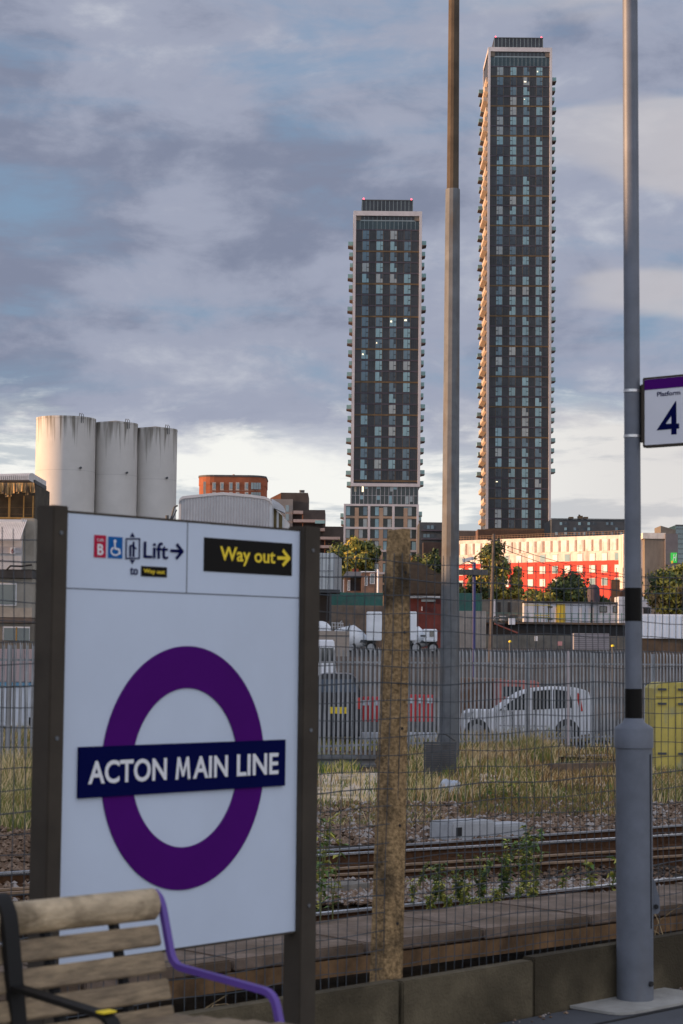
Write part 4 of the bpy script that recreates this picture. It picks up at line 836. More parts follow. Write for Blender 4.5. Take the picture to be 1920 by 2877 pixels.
mb = MB(); mb.tube([P(18, 1602, Z - .5), P(30, 1590, Z - .5), P(60, 1591, Z - .5), P(90, 1587, Z - .5)], .05, 6); mb.build('cable', M_dark, lb)
# ------------------------------------------------------------------ barrel roofed shed
Z = 170; sh = thing('barrel_shed', 'white ribbed metal shed with shallow curved gable roof', 'shed', Vector((P(650, 1600, Z).x, Z, 1)))
top_pts = [(503, 1409), (506, 1402), (514, 1396), (540, 1393), (600, 1387), (628, 1385), (700, 1391), (745, 1397), (758, 1403), (764, 1412)]
M_shed = mat('shed_white', (0.56, 0.57, 0.58), .5, .08, .8)
poly = [(P(x, y, Z).x, P(x, y, Z).z) for x, y in top_pts]; mb = MB(); mb.prism([(poly[0][0], 1)] + poly + [(poly[-1][0], 1)], Vector((0, Z, 0)), UX, UZ, UY, 20); mb.build('gable_wall', M_shed, sh)
mb = MB(); pin = [(P(x, y + 2.5, Z).x, P(x, y + 6, Z).z) for x, y in top_pts]
for i in range(len(poly) - 1):
    mb.add([(poly[i][0], Z - .12, poly[i][1] + .05), (poly[i + 1][0], Z - .12, poly[i + 1][1] + .05), (pin[i + 1][0], Z - .12, pin[i + 1][1]), (pin[i][0], Z - .12, pin[i][1]), (poly[i][0], Z, poly[i][1] + .05), (poly[i + 1][0], Z, poly[i + 1][1] + .05), (pin[i + 1][0], Z, pin[i + 1][1]), (pin[i][0], Z, pin[i][1])], [(0, 1, 2, 3), (4, 5, 6, 7), (0, 1, 5, 4), (2, 3, 7, 6)])
mb.build('verge_trim', mat('shed_trim', (0.5, 0.51, 0.53), .45, .06, 1), sh)
mb = MB()
for k in range(31):
    x = 510 + k * 8.2
    yy = next(y1 + (y0 - y1) * (x1 - x) / (x1 - x0) for (x0, y0), (x1, y1) in zip(top_pts, top_pts[1:]) if x0 <= x <= x1)
    a = P(x, yy + 7, Z); mb.mm((a.x - .035, Z - .09, 1), (a.x + .035, Z, a.z))
mb.build('ribs', mat('shed_rib', (.34, .35, .38), .6, .08, .8), sh)
a = P(765, 1412, Z); mb = MB(); bx = P(801, 1440, Z + 20)
mb.add([(a.x, Z + .1, 1), (a.x + 1.0, Z + 20, 1), (a.x + 1.0, Z + 20, a.z - .5), (a.x, Z + .1, a.z), (a.x - 1, Z + .1, 1), (a.x - 1, Z + .1, a.z + .2), (a.x - 1, Z + 20, 1), (a.x - 1, Z + 20, a.z)], [(0, 1, 2, 3), (4, 0, 3, 5), (6, 1, 2, 7), (3, 2, 7, 5)]); mb.build('side_wall', M_shed, sh)
# side lean with openings, seen right of the shed
mb = MB(); Z2 = 172
for x0_, x1_, c_ in ((767, 770, 0), (778, 784, 0), (794, 800, 0), (770, 778, 1), (784, 794, 1)):
    mb.cur = c_; yt0 = 1412 + (x0_ - 765) * .85; yt1 = 1412 + (x1_ - 765) * .85; a = P(x0_, yt0 + 12, Z2); b = P(x1_, yt1 + 12, Z2); mb.add([(a.x, Z2, 1), (b.x, Z2, 1), (b.x, Z2, b.z), (a.x, Z2, a.z), (a.x, Z2 + 1, 1), (b.x, Z2 + 1, 1), (b.x, Z2 + 1, b.z), (a.x, Z2 + 1, a.z)], [(0, 1, 2, 3), (0, 3, 7, 4), (1, 2, 6, 5), (3, 2, 6, 7)])
mb.build('side_openings', [M_shed, mat('ochre_dark', (0.13, 0.10, 0.04), .8, .3, 1)], sh)
mb = MB(); top2 = [(764, 1402), (785, 1414), (797, 1424), (801, 1432), (801, 1442), (764, 1426)]
mb.prism([(P(x, y, Z2).x, P(x, y, Z2).z) for x, y in top2], Vector((0, Z2 - .5, 0)), UX, UZ, UY, 1.6); mb.build('eaves', MT['shed_trim'], sh)
# ------------------------------------------------------------------ orange curved block
Z = 420; ob = thing('curved_block', 'round cornered apartment block of orange brick with flat roof', 'apartment block', Vector((P(651, 1500, Z).x, Z, 4)))
M_or = mat('orange_brick', (0.30, 0.085, 0.035), .85, .2, .5); M_bd = mat('cream_band', (0.5, 0.42, 0.36), .8, .1, .5)
def rr(x0, x1, dep, rad, Z):  # plan outline with rounded front corners
    out = []
    for cx_, cy_, a0, a1 in ((x1 - rad, Z + rad, -90, 0), (x1 - rad, Z + dep - rad, 0, 90), (x0 + rad, Z + dep - rad, 90, 180), (x0 + rad, Z + rad, 180, 270)):
        for k in range(7): a = R(a0 + (a1 - a0) * k / 6); out.append((cx_ + rad * math.cos(a), cy_ + rad * math.sin(a)))
    return out
xa, xb = P(555, 1400, Z).x, P(746, 1400, Z).x; zz = P(650, 1339, Z).z; zl = P(650, 1362, Z).z
mb = MB(); mb.prism(rr(xa, xb, 16, 3.5, Z), Vector((0, 0, zl)), UX, UY, UZ, zz - zl); mb.build('parapet', M_or, ob)
mb = MB(); mb.prism(rr(xa + .1, xb - .1, 15.8, 3.4, Z + .1), Vector((0, 0, 4)), UX, UY, UZ, zl - 4); mb.build('wall', M_or, ob)
mb = MB(); mb.prism(rr(xa - .1, xb + .1, 16.2, 3.6, Z - .1), Vector((0, 0, zz)), UX, UY, UZ, .35); mb.build('coping', M_dg, ob)
for row in range(3):
    y0 = 1356 + row * 27
    for x in (590, 605 - 0, 620, 645, 668, 690): pass
    for x in (598, 620, 645, 664, 689):
        w = panel('window', mat('block_window_surround', (0.42, 0.36, 0.32), .8, .1, 1), ob, x - 1, y0 - 1, x + 9, y0 + 22, Z, .05); panel('pane', glass('blue_pane', (0.10, 0.16, 0.20)), w, x + 2, y0 + 2, x + 8, y0 + 17, Z - .05, .04)
    panel('pale_panel', mat('tan_panel', (0.36, 0.31, 0.26), .8, .1, 1), ob, 572, y0 - 3, 579, y0 + 24, Z, .06); 
    w = panel('corner_window', MT['blue_pane'], ob, 706, y0, 733, y0 + 19, Z, .06)
    for xx in (713, 720, 727): panel('mullion', M_dg, w, xx, y0, xx + .8, y0 + 19, Z - .06, .03)
    panel('floor_band', M_bd, ob, 568, y0 + 21, 733, y0 + 23, Z, .03)
mb = MB(); mb.tube([P(657, 1340, Z + 5), P(657, 1333, Z + 5)], .25, 6); mb.build('chimney', M_or, ob)
# ------------------------------------------------------------------ brown stepped apartments
Z = 360; ab = thing('stepped_apartments', 'brown brick apartment block stepping down in terraces with pale balconies', 'apartment block', Vector((P(860, 1500, Z).x, Z, 4)))
M_bb = mat('brown_brick', (0.075, 0.055, 0.045), .85, .25, .5); M_gb = mat('greybeige_brick', (0.24, 0.21, 0.19), .85, .15, .5); M_balc = mat('balcony_pale', (0.36, 0.27, 0.24), .8, .15, 1); M_slabo = mat('terracotta', (0.34, 0.12, 0.05), .8, .2, 1)
def vol(name, m, par, x0, y0, x1, Z, dep, zlow=3): 
    a = P(x0, y0, Z); b = P(x1, y0, Z); mb = MB(); mb.mm((a.x, Z, zlow), (b.x, Z + dep, a.z)); return mb.build(name, m, par)
vol('tower_wing', M_bb, ab, 790, 1384, 866, Z + 3, 14); vol('front_wing', M_gb, ab, 760, 1402, 823, Z, 12)
a = P(760, 1395, Z + 3); mb = MB(); b = P(791, 1384, Z + 3); mb.prism([(0, 0), (b.x - a.x, 0), (b.x - a.x, b.z - a.z + 1.5), (0, 1.2)], Vector((a.x, Z + 3, a.z - 1.5)), UX, UZ, UY, 12); mb.build('orange_end', M_slabo, ab)
vol('middle_wing', M_bb, ab, 824, 1432, 914, Z + 1, 12); vol('low_wing', M_bb, ab, 912, 1479, 966, Z + 2, 12)
for r_ in range(7):
    y0 = 1419 + r_ * 25; w = panel('window', MT['blue_pane'], ab, 803, y0, 812, y0 + 19, Z, .05)
for r_ in range(6):
    y0 = 1436 + r_ * 24; xe = (852 if r_ == 0 else (913 if r_ < 3 else 956)); 
    bz_ = panel('balcony', M_balc, ab, 825, y0, xe, y0 + 9, Z - .2, 1.2, .9); panel('balcony_recess', mat('recess_dark', (0.04, 0.03, 0.028), .9, .2, 1), ab, 826, y0 + 10, xe - 6, y0 + 23, Z + 1, .05)
    panel('balcony_post', M_slabo, bz_, 850, y0, 852, y0 + 24, Z - .5, .2); 
    if r_ > 2: panel('balcony_post', M_slabo, bz_, 912, y0, 914, y0 + 24, Z - .5, .2)
panel('glass_balustrade', glass('teal_glass', (0.12, 0.25, 0.26)), ab, 886, 1462, 913, 1471, Z - 1.45, .05)
for x in (845, 849, 853): mb = MB(); mb.tube([P(x, 1384, Z + 6), P(x, 1377, Z + 6)], .25, 6); mb.build('flue', M_dg, ab)
# ------------------------------------------------------------------ towers
M_frame = mat('tower_frame', (0.50, 0.46, 0.46), .8, .12, .3, stretch=(1, 1, .4)); M_fac = mat('tower_facade', (0.036, 0.040, 0.047), .45, .45, .12, spec=.35)
M_bandp = mat('tower_floor_band', (0.075, 0.065, 0.08), .8, .25, .5, spec=.2); M_bando = mat('tower_orange_band', (0.12, 0.07, 0.028), .7, .3, .5)
M_win = [glass('tower_glass_a', (0.19, 0.32, 0.36), .2, .5, .3), glass('tower_glass_b', (0.10, 0.16, 0.20), .2, .4), glass('tower_glass_c', (0.045, 0.06, 0.075), .25, .3), glass('tower_glass_d', (0.24, 0.27, 0.27), .2)]
M_slim = mat('tower_mullion', (0.13, 0.08, 0.035), .6, .3, .5); M_bslab = mat('balcony_soffit', (0.16, 0.11, 0.09), .8, .3, .5); M_bgl = glass('balcony_glass', (0.18, 0.33, 0.32), .15, .6)
M_lit = mat('lit_window', (.8, .7, .5), .5, .1, 1, emit=(1, .85, .55, 1.0))
M_obs = mat('obstruction_lamp', (.6, .02, .04), .4, .1, 1, emit=(1, .08, .12, 3))
def cornerm(px, py, Z): return P(px, py, Z)
def tower(label, Z, xl, xr, ztop_, zbot, dep, cols, wfrac, floors, f0z, fh, plant, split_left, every, group, seed, crown):
    random.seed(seed); W_ = xr - xl; t = thing('skyscraper', label, 'skyscraper', Vector(((xl + xr) / 2, Z + dep / 2, 3)), group); ft = .75
    mb = MB(); mb.mm((xl + .3, Z + .55, zbot), (xr - .3, Z + dep, ztop_ - .5)); mb.build('core', M_fac, t)
    mb = MB()
    for yf in (Z, Z + dep - .6):
        for x in (xl, xr - ft): mb.mm((x, yf, zbot), (x + ft, yf + .62, ztop_))
    mb.mm((xl + ft, Z, ztop_ - 1.35), (xr - ft, Z + .6, ztop_)); mb.mm((xl, Z + .62, ztop_ - 1.35), (xl + .3, Z + dep - .6, ztop_ - .002)); mb.mm((xr - .3, Z + .62, ztop_ - 1.35), (xr, Z + dep - .6, ztop_ - .002)); mb.build('frame', M_frame, t)
    mb = MB(); mb.mm((xl + ft, Z + .56, ztop_ - 1.4), (xr - ft, Z + dep, ztop_ - .9)); mb.build('roof', M_dg, t)
    px0, px1, pz1 = plant; mb = MB(); mb.mm((px0, Z + 2.5, ztop_ - 1), (px1, Z + dep - 2.5, pz1)); pr_ = mb.build('plant_room', M_fac, t)
    mb = MB(); n_ = 13
    for k in range(n_ + 1): x = px0 + (px1 - px0) * k / n_; mb.mm((x - .07, Z + 2.38, ztop_ - .9), (x + .07, Z + 2.5, pz1))
    mb.build('louvre_fins', mat('fin_metal', (0.2, 0.24, 0.25), .5, .1, 1, metal=.4), pr_)
    mb = MB(); mb.mm((px0 - .1, Z + 2.3, pz1), (px1 + .1, Z + dep - 2.4, pz1 + .25)); mb.build('coping', M_dg, pr_)
    for x in (px0 + .4, px1 - .4): mb = MB(); mb.lathe(Vector((x, Z + 3, pz1 + .25)), [(.14, 0), (.2, .2), (.2, .45), (.08, .6)], 8); mb.build('warning_lamp', M_obs, t)
    # crown glazing
    zc = f0z; mb = MB(); mb.mm((xl + ft, Z + .45, zc), (xr - ft, Z + .56, zc + crown * .62)); mb.build('crown_glazing', glass('crown_glass', (0.03, 0.05, 0.055), .2, .4), t)
    mb = MB(); mb.mm((xl + 1.9, Z + .33, zc + crown * .62), (xr - 1.9, Z + .56, zc + crown * .70)); n_ = 14
    for k in range(n_): x = xl + 1.9 + (W_ - 3.8) * k / (n_ - 1); mb.mm((x - .05, Z + .36, zc + .1), (x + .05, Z + .5, zc + crown * .95))
    mb.build('crown_fins', MT['fin_metal'], t)
    for x in (xl + ft, xr - ft - 1.4):
        mb = MB(); mb.mm((x, Z + .3, zc + crown * .66), (x + 1.4, Z + .57, zc + crown * .98)); mb.build('crown_pier', mat('crown_pier', (0.14, 0.11, 0.085), .8, .2, 1), t)
    # floor bands and mullions
    mb = MB(); mb2 = MB()
    for k in range(floors + 1):
        z_ = f0z - k * fh; (mb2 if k % 3 == every else mb).mm((xl + ft, Z + .38, z_ - .20), (xr - ft, Z + .57, z_ + .22 if k % 3 == every else z_ + .17))
    mb.build('floor_band', M_bandp, t); mb2.build('orange_band', M_bando, t)
    mb = MB()
    for c_ in cols:
        for x in (c_ - .1, c_ + wfrac + .02): mb.mm((x, Z + .42, zbot), (x + .09, Z + .56, f0z))
    mb.build('mullion', M_slim, t)
    # dark ribbed panels between windows
    mb = MB(); edges = [xl + ft] + [v for c_ in cols for v in (c_ - .1, c_ + wfrac + .1)] + [xr - ft]
    for a, b in zip(edges[::2], edges[1::2]):
        n_ = 4
        for k in range(1, n_): x = a + (b - a) * k / n_; mb.mm((x - .05, Z + .46, zbot), (x + .05, Z + .56, f0z))
    mb.build('panel_ribs', mat('panel_rib', (0.06, 0.06, 0.06), .6, .2, .6, spec=.2), t)
    # windows: shared meshes
    protos = {}
    rest = MB(); cnt = 0
    for k in range(floors):
        zt6 = f0z - k * fh - .22; zb6 = zt6 - fh * .80
        for ci, c_ in enumerate(cols):
            mi = random.choice([0, 0, 1, 1, 1, 2, 3] if ci < 2 else [0, 0, 1, 1, 2, 1, 3]); fl = ci < split_left; cnt += 1
            dm = random.random() < .25
            key = (mi, fl, dm)
            def geom(mb, x, zt_, zb_, front):
                w = wfrac; a, b = (x, x + w * .62) if not fl else (x + w * .38, x + w); c, d = (x + w * .67, x + w) if not fl else (x, x + w * .33); zm = (zt_ + zb_) / 2
                mb.cur = 0; mb.mm((a, Z + .43, zb_), (b, Z + .55, zt_)); mb.cur = 1 if dm else 0; mb.mm((c, Z + .43, zm + .1), (d, Z + .55, zt_)); mb.cur = 0; mb.mm((c, Z + .43, zb_), (d, Z + .55, zm - .1)); mb.cur = 0
            if cnt > 96:
                base_cur = mi; tmp = MB(); geom(tmp, c_, zt6, zb6, 0)
                o_ = len(rest.v); rest.v += tmp.v; rest.f += [tuple(i + o_ for i in f) for f in tmp.f]; rest.mi += [mi if q_ == 0 else 2 for q_ in tmp.mi]; continue
            if key not in protos:
                tmp = MB(); L = Vector((c_, Z + .43, zb6)); geom(tmp, c_, zt6, zb6, 0); me = tmp.build('window', [M_win[mi], M_win[2]], t); 
                for v in me.data.vertices: v.co -= (L - wloc(t))
                me.location = L - wloc(t); protos[key] = me
            else:
                o = protos[key].copy(); COL.objects.link(o); o.parent = t; o.location = Vector((c_, Z + .43, zb6)) - wloc(t)
    if rest.v:
        o = rest.build('windows', M_win, t); o['kind'] = 'stuff'
    # a few lit rooms
    for _ in range(4):
        k = random.randrange(floors); c_ = random.choice(cols); z_ = f0z - k * fh - .9 - random.random() * 1.0; mb = MB(); mb.mm((c_ + .2, Z + .38, z_), (c_ + .2 + random.uniform(.25, .7), Z + .42, z_ + random.uniform(.2, .5))); mb.build('ceiling_light', M_lit, t)
    return t
def balconies(t, side, x, Z, dep, zs_, depth_rng, seed, ys):
    random.seed(seed); sg_ = -1 if side < 0 else 1; ph = random.random() * 3; mx_ = 48; pr = {}
    for k, z_ in enumerate(zs_):
        for yi, y_ in enumerate(ys):
            j = k % 3; ln = depth_rng * (1.0, .78, .62)[(j + yi) % 3]; Lw = 4.2
            key = ln
            if key in pr:
                s_, g_ = pr[key]; o = s_.copy(); COL.objects.link(o); o.parent = t; o.location = Vector((x, y_, z_)) - wloc(t)
                for gch in g_: g2 = gch.copy(); COL.objects.link(g2); g2.parent = o
                continue
            mb = MB(); P2 = [(0, 0), (ln * .9 * sg_, Lw * .25), (ln * sg_, Lw * .4), (0, Lw)]
            mb.prism([(0, -.35), (ln * sg_, -.02), (ln * sg_, .12), (0, .12)], Vector((x, y_, z_)), UX, UZ, UY, Lw); s_ = mb.build('balcony', M_bslab, t)
            L = Vector((x, y_, z_)) - wloc(t)
            for v in s_.data.vertices: v.co -= L
            s_.location = L
            mb = MB(); mb.mm((x + .05 * sg_, y_ + .02, z_ + .12), (x + ln * sg_ * .96, y_ + .06, z_ + 1.25)); mb.mm((x + ln * sg_ * .92, y_ + .065, z_ + .12), (x + ln * sg_ * .96, y_ + Lw, z_ + 1.25)); g_ = mb.build('balustrade', M_bgl, s_)
            pr[key] = (s_, [g_])
# Tower 1 (shorter)
Z1 = 560; xl1 = (P(994, 650, Z1).x + P(986, 1340, Z1).x) / 2; xr1 = (P(1188, 650, Z1).x + P(1179, 1340, Z1).x) / 2
zt1 = P(1091, 593, Z1).z; zb1 = P(1083, 1358, Z1).z; f0 = P(1091, 645, Z1).z; sc = Z1 / F
nf1 = 23; fh1 = (f0 - zb1 - .7) / nf1
cols1 = [xl1 + (v - 257) * .1722 * sc for v in (410, 640, 870, 1100)]
t1 = tower('shorter skyscraper with pale frame, standing on a gridded pale podium', Z1, xl1, xr1, zt1, zb1, 20, cols1, 18.4 * sc, nf1, f0, fh1, (xl1 + (400 - 257) * .1722 * sc, xl1 + (1240 - 257) * .1722 * sc, P(1091, 564, Z1 + 2.5).z), 0, 2, 'two dark residential skyscrapers', 5, zt1 - 1.35 - f0)
zsl = [f0 - 1.5 - k * fh1 for k in range(1, nf1 + 1)]
balconies(t1, -1, xl1, Z1, 20, zsl, 1.5, 3, (Z1 + 1.0,)); balconies(t1, 1, xr1, Z1, 20, [z + .4 for z in zsl], 1.35, 4, (Z1 + 1.0,))
mb = MB(); mb.mm((xl1, Z1 - .1, zb1 - .9), (xr1, Z1 + 20, zb1)); mb.build('transfer_beam', M_frame, t1)
def y1z(y): return P(1083, y, Z1).z
def t1x(v): return P(940 + v * .1913, 1450, Z1).x
mb = MB(); mb.mm((t1x(235), Z1 + .6, y1z(1416)), (t1x(1232), Z1 + 20, zb1 - .9)); mb.build('curtain_wall', glass('curtain_glass', (0.02, 0.032, 0.035), .2, .4), t1)
mb = MB()
for v in [245 + k * 61.3 for k in range(17)]: mb.mm((t1x(v) - .07, Z1 + .45, y1z(1416)), (t1x(v) + .07, Z1 + .61, zb1 - .9))
mb.mm((t1x(235), Z1 + .48, y1z(1392.5)), (t1x(1232), Z1 + .6, y1z(1391.5))); mb.build('curtain_mullion', mat('pale_metal', (.33, .33, .35), .5, .1, 1), t1)
for v, a, b, m_ in ((440, 592, 645, 0), (375, 740, 800, 0), (620, 595, 645, 0), (620, 745, 805, 0), (865, 595, 650, 0), (795, 740, 860, 0), (1040, 750, 860, 3), (1100, 750, 830, 3), (400, 612, 690, 4), (290, 595, 690, 4), (815, 610, 680, 3)):
    mb = MB(); mb.mm((t1x(v), Z1 + .52, y1z(1250 + b * .1913)), (t1x(v + (28 if m_ == 4 else 48)) , Z1 + .59, y1z(1250 + a * .1913))); mb.build('window', M_lit if m_ == 4 and v == 400 else (mat('blind_cream', (.45, .38, .25), .8, .1, 1) if m_ == 4 else M_win[m_]), t1)
# podium
zp1 = y1z(1417); zp0 = 4; M_tan = mat('tan_brick', (0.33, 0.23, 0.16), .85, .15, .5); xa, xb = t1x(138), t1x(1240)
mb = MB(); mb.mm((xa + .2, Z1 + .3, zp0), (xb - .2, Z1 + 20, zp1 - .3)); mb.build('podium_glazing', glass('podium_glass', (0.018, 0.025, 0.025), .25, .35), t1)
mb = MB()
for v, w in ((152, 28), (508, 36), (866, 36), (1222, 34)): mb.mm((t1x(v - w / 2), Z1 - .25, zp0), (t1x(v + w / 2), Z1 + .31, zp1))
for y in (1419, 1483.5, 1547, 1610): mb.mm((xa, Z1 - .24, y1z(y + 3.4)), (xb, Z1 + .3, y1z(y - 2.4)))
mb.mm((xa, Z1 + .32, zp1 - .8), (xb, Z1 + 20, zp1)); mb.build('podium_frame', M_frame, t1)
mb = MB()
for v in (328, 687, 1045): mb.mm((t1x(v - 29), Z1 - .1, zp0), (t1x(v + 29), Z1 + .31, zp1 - 1))
for y in (1453.5, 1516, 1579, 1640): mb.mm((xa + .5, Z1 - .09, y1z(y + 3.2)), (xb - .5, Z1 + .3, y1z(y - 3)))
mb.build('podium_brickwork', M_tan, t1)
random.seed(4)
for y in (1424, 1458, 1488, 1521, 1552, 1584):
    for v in (172, 362, 598, 720, 958, 1080):
        mb = MB(); vv = v + (0 if random.random() < .7 else 62); mb.mm((t1x(vv), Z1 + .22, y1z(y + 24)), (t1x(vv + 56), Z1 + .29, y1z(y))); o = mb.build('window', M_win[random.choice((0, 0, 3, 1))], t1)
zz = [y1z(y) for y in (1455, 1475, 1495, 1515)]
balconies(t1, -1, xa, Z1, 20, zz, 1.0, 8, (Z1 + 1,)); balconies(t1, 1, xb, Z1, 20, [y1z(y) for y in (1448, 1462)], 1.0, 9, (Z1 + 1,))
# Tower 2 (taller)
Z2 = 615; sc = Z2 / F; xl2 = (P(1372.5, 230, Z2).x + P(1365, 1400, Z2).x) / 2; xr2 = (P(1554, 230, Z2).x + P(1546, 1400, Z2).x) / 2
zt2_ = P(1463, 133, Z2).z; zb2_ = P(1455, 1487, Z2).z; f02 = P(1463, 186, Z2).z; nf2 = 46; fh2 = (f02 - zb2_) / nf2
cols2 = [xl2 + (v - 290) * .1786 * sc for v in (438, 650, 858, 1066)]
t2 = tower('taller skyscraper at right with lit orange balconies down its left side', Z2, xl2, xr2, zt2_, zb2_, 22, cols2, 17.2 * sc, nf2, f02, fh2, (xl2 + (400 - 290) * .1786 * sc, xl2 + (1178 - 290) * .1786 * sc, P(1463, 108, Z2 + 2.5).z), 2, 1, 'two dark residential skyscrapers', 6, zt2_ - 1.35 - f02)
zsl = [f02 - 1.2 - k * fh2 for k in range(1, nf2)]
balconies(t2, -1, xl2 - .15, Z2, 22, zsl[:40], 1.7, 5, (Z2 + 15.5,)); balconies(t2, 1, xr2, Z2, 22, zsl[:40], 1.5, 7, (Z2 + 1.2,))
mb = MB()
for k, z_ in enumerate(zsl):
    mb.prism([(0, -.3), (-(.6 + .4 * ((k * 7) % 3)), .25), (-(.6 + .4 * ((k * 7) % 3)), 1.4), (0, 1.1)], Vector((xl2 + .1, Z2 + 2, z_)), UX, UZ, UY, 12.5)
mb.build('side_bays', mat('side_bay_tan', (0.52, 0.40, 0.31), .8, .25, .7), t2)
mb = MB(); q0 = P(1373, 133, Z2); mb.mm((xl2 - .05, Z2 + 21.0, zb2_), (xl2 + .29, Z2 + 22, zt2_)); mb.build('rear_frame', M_frame, t2)
# podium / neighbours of tower 2
Z = 600; o = thing('copper_podium', 'brown metal clad podium at the foot of the taller skyscraper', 'building', Vector((P(1470, 1600, Z).x, Z, 4)))
vol('wall', mat('copper_clad', (0.14, 0.065, 0.03), .6, .25, .6), o, 1343, 1487, 1603, Z, 25)
mb = MB()
for k in range(44): a = P(1345 + k * 5.9, 1489, Z); mb.mm((a.x - .05, Z - .12, 4), (a.x + .05, Z, a.z))
mb.build('cladding_ribs', MT['copper_clad'], o)
Z = 560; o = thing('dark_slab_building', 'long low dark building right of the taller skyscraper', 'building', Vector((P(1650, 1600, Z).x, Z, 4)))
M_ds = mat('dark_cladding', (0.055, 0.06, 0.065), .7, .25, .3); vol('wall', M_ds, o, 1550, 1458, 1770, Z, 20)
random.seed(2)
for x in range(1560, 1760, 13):
    for y in (1467, 1482, 1495):
        if random.random() < .6: panel('window', random.choice(M_win[:3]), o, x, y, x + 7, y + 8, Z, .05)
panel('parapet', M_dg, o, 1548, 1456, 1771, 1460, Z, .3)
for x, y in ((1600, 1452), (1626, 1449), (1641, 1452)): panel('roof_plant', M_bando, o, x, y, x + 12, 1457, Z + 5, .1, 3)
mb = MB(); mb.tube([P(1626, 1456, Z + 6), P(1629, 1446, Z + 6)], .3, 6); mb.build('roof_vent', M_dg, o)
Z = 545; o = thing('grey_flats', 'dark grey flats beside the foot of the shorter skyscraper', 'building', Vector((P(1205, 1600, Z).x, Z, 4)))
vol('wall', M_ds, o, 1179, 1467, 1250, Z, 15)
for y in (1476, 1500): 
    for x in (1190, 1200, 1211): panel('window', random.choice(M_win[:3]), o, x, y, x + 8, y + 10, Z, .05)
    panel('balcony', M_bandp, o, 1185, y + 13, 1250, y + 17, Z, 1.0)
vol('lower_block', mat('brown_black', (.05, .035, .03), .9, .3, .5), o, 1190, 1523, 1250, Z - 6, 6)
Z = 520; o = thing('brick_roof_block', 'low brown block between the mast and the taller skyscraper', 'building', Vector((P(1310, 1600, Z).x, Z, 4))); vol('wall', M_bb, o, 1270, 1490, 1337, Z, 12); panel('parapet', M_gb, o, 1270, 1490, 1337, 1493, Z, .1)
# ------------------------------------------------------------------ hotel
Zh = 480; ha = R(-58)   # wall runs toward the left and away
hR = P(1760, 1502, Zh); hd = Vector((-math.sin(R(50)), math.cos(R(50)), 0)); hn = Vector((-hd.y, hd.x, 0))
if hn.y > 0: hn = -hn
def HUV(x, y):
    v = ray(x, y); tt = ((hR - C0).dot(hn)) / v.dot(hn); q = C0 + v * tt - hR; return q.dot(hd), q.z
def HP(u, z, n=0): return hR + hd * u + UZ * z + hn * n
ht = thing('hotel', 'long hotel with cream upper floors over a red lower wall', 'hotel', HP(20, 0, 0) + UZ * (4 - hR.z))
uw = HUV(1270, 1515)[0]; zc_ = HUV(1600, 1577)[1]; Mcr = mat('cream_render', (0.74, 0.66, 0.58), .8, .1, .6, dirt=((.25, .2, .18), .5, (1, 1, .25), .52, .7, .6)); Mrd = mat('red_render', (0.66, 0.05, 0.03), .75, .12, .4)
zlow = 4 - hR.z
mb = MB(); mb.box(HP(uw / 2, (zc_ + 0) / 2, -6), (uw, 12, 0 - zc_), (hd, hn, UZ)); mb.build('upper_wall', Mcr, ht)
mb = MB(); mb.box(HP(uw / 2, (zlow + zc_) / 2, -6.05), (uw - .02, 12, zc_ - zlow - .01), (hd, hn, UZ)); mb.build('lower_wall', Mrd, ht)
mb = MB(); mb.box(HP(.3, (zlow) / 2, .1), (.9, .4, -zlow), (hd, hn, UZ)); mb.build('corner_pier', Mcr, ht)
zr0 = HUV(1500, 1514)[1] ; mb = MB()
for k in range(60): mb.box(HP(uw * k / 59, .5, -.3), (.06, .06, 1.0), (hd, hn, UZ))
for z_ in (.55, 1.0): mb.box(HP(uw / 2, z_, -.3), (uw, .05, .06), (hd, hn, UZ))
mb.build('roof_railing', mat('rail_brown', (.2, .12, .07), .7, .2, 1), ht)
# streaked panels in a frieze
mb = MB(); mb2 = MB()
nfr = 22; zf1, zf0 = -.9, HUV(1600, 1550)[1]
for k in range(nfr):
    a = uw * k / nfr; mb.box(HP(a + uw / nfr * .5, (zf0 + zf1) / 2, .05), (uw / nfr * .62, .1, zf1 - zf0), (hd, hn, UZ)); mb2 = MB(); mb2.box(HP(a + uw / nfr * .02, (zf0 + zf1) / 2, .03), (uw / nfr * .14, .07, zf1 - zf0), (hd, hn, UZ)); mb2.build('frieze_slot', mat('frieze_slot', (.3, .2, .16), .8, .2, 1), ht)
mb.build('frieze_panel', mat('frieze_white', (.82, .76, .70), .8, .15, .8, dirt=((.3, .24, .2), .6, (1, 1, .3), .5, .66, .6)), ht)
hw = None
wz = [HUV(1600, y)[1] for y in (1567, 1600, 1636)]
xsw = [1295, 1325, 1357, 1389, 1423, 1458, 1491, 1525, 1560, 1595, 1630, 1665, 1699, 1736]
random.seed(12)
for r_, z_ in enumerate(wz):
    for x in xsw:
        u = HUV(x, 1600)[0]; mb = MB(); mb.box(HP(u, z_, .04), (1.7, .1, 1.9), (hd, hn, UZ)); w = mb.build('window', mat('hotel_frame', (.5, .47, .45), .6, .1, 1), ht)
        mb = MB(); mb.box(HP(u, z_, .1), (1.4, .04, 1.65), (hd, hn, UZ)); mb.build('pane', random.choice([mat('pale_reflection', (.85, .85, .78), .6, .1, 1)] * 3 + [M_win[0]]), w)  # white panes carry a bright reflection in their base colour
        mb = MB(); mb.box(HP(u, z_ + 1.03, .06), (1.9, .14, .12), (hd, hn, UZ)); mb.build('lintel', Mrd if r_ else Mcr, w)
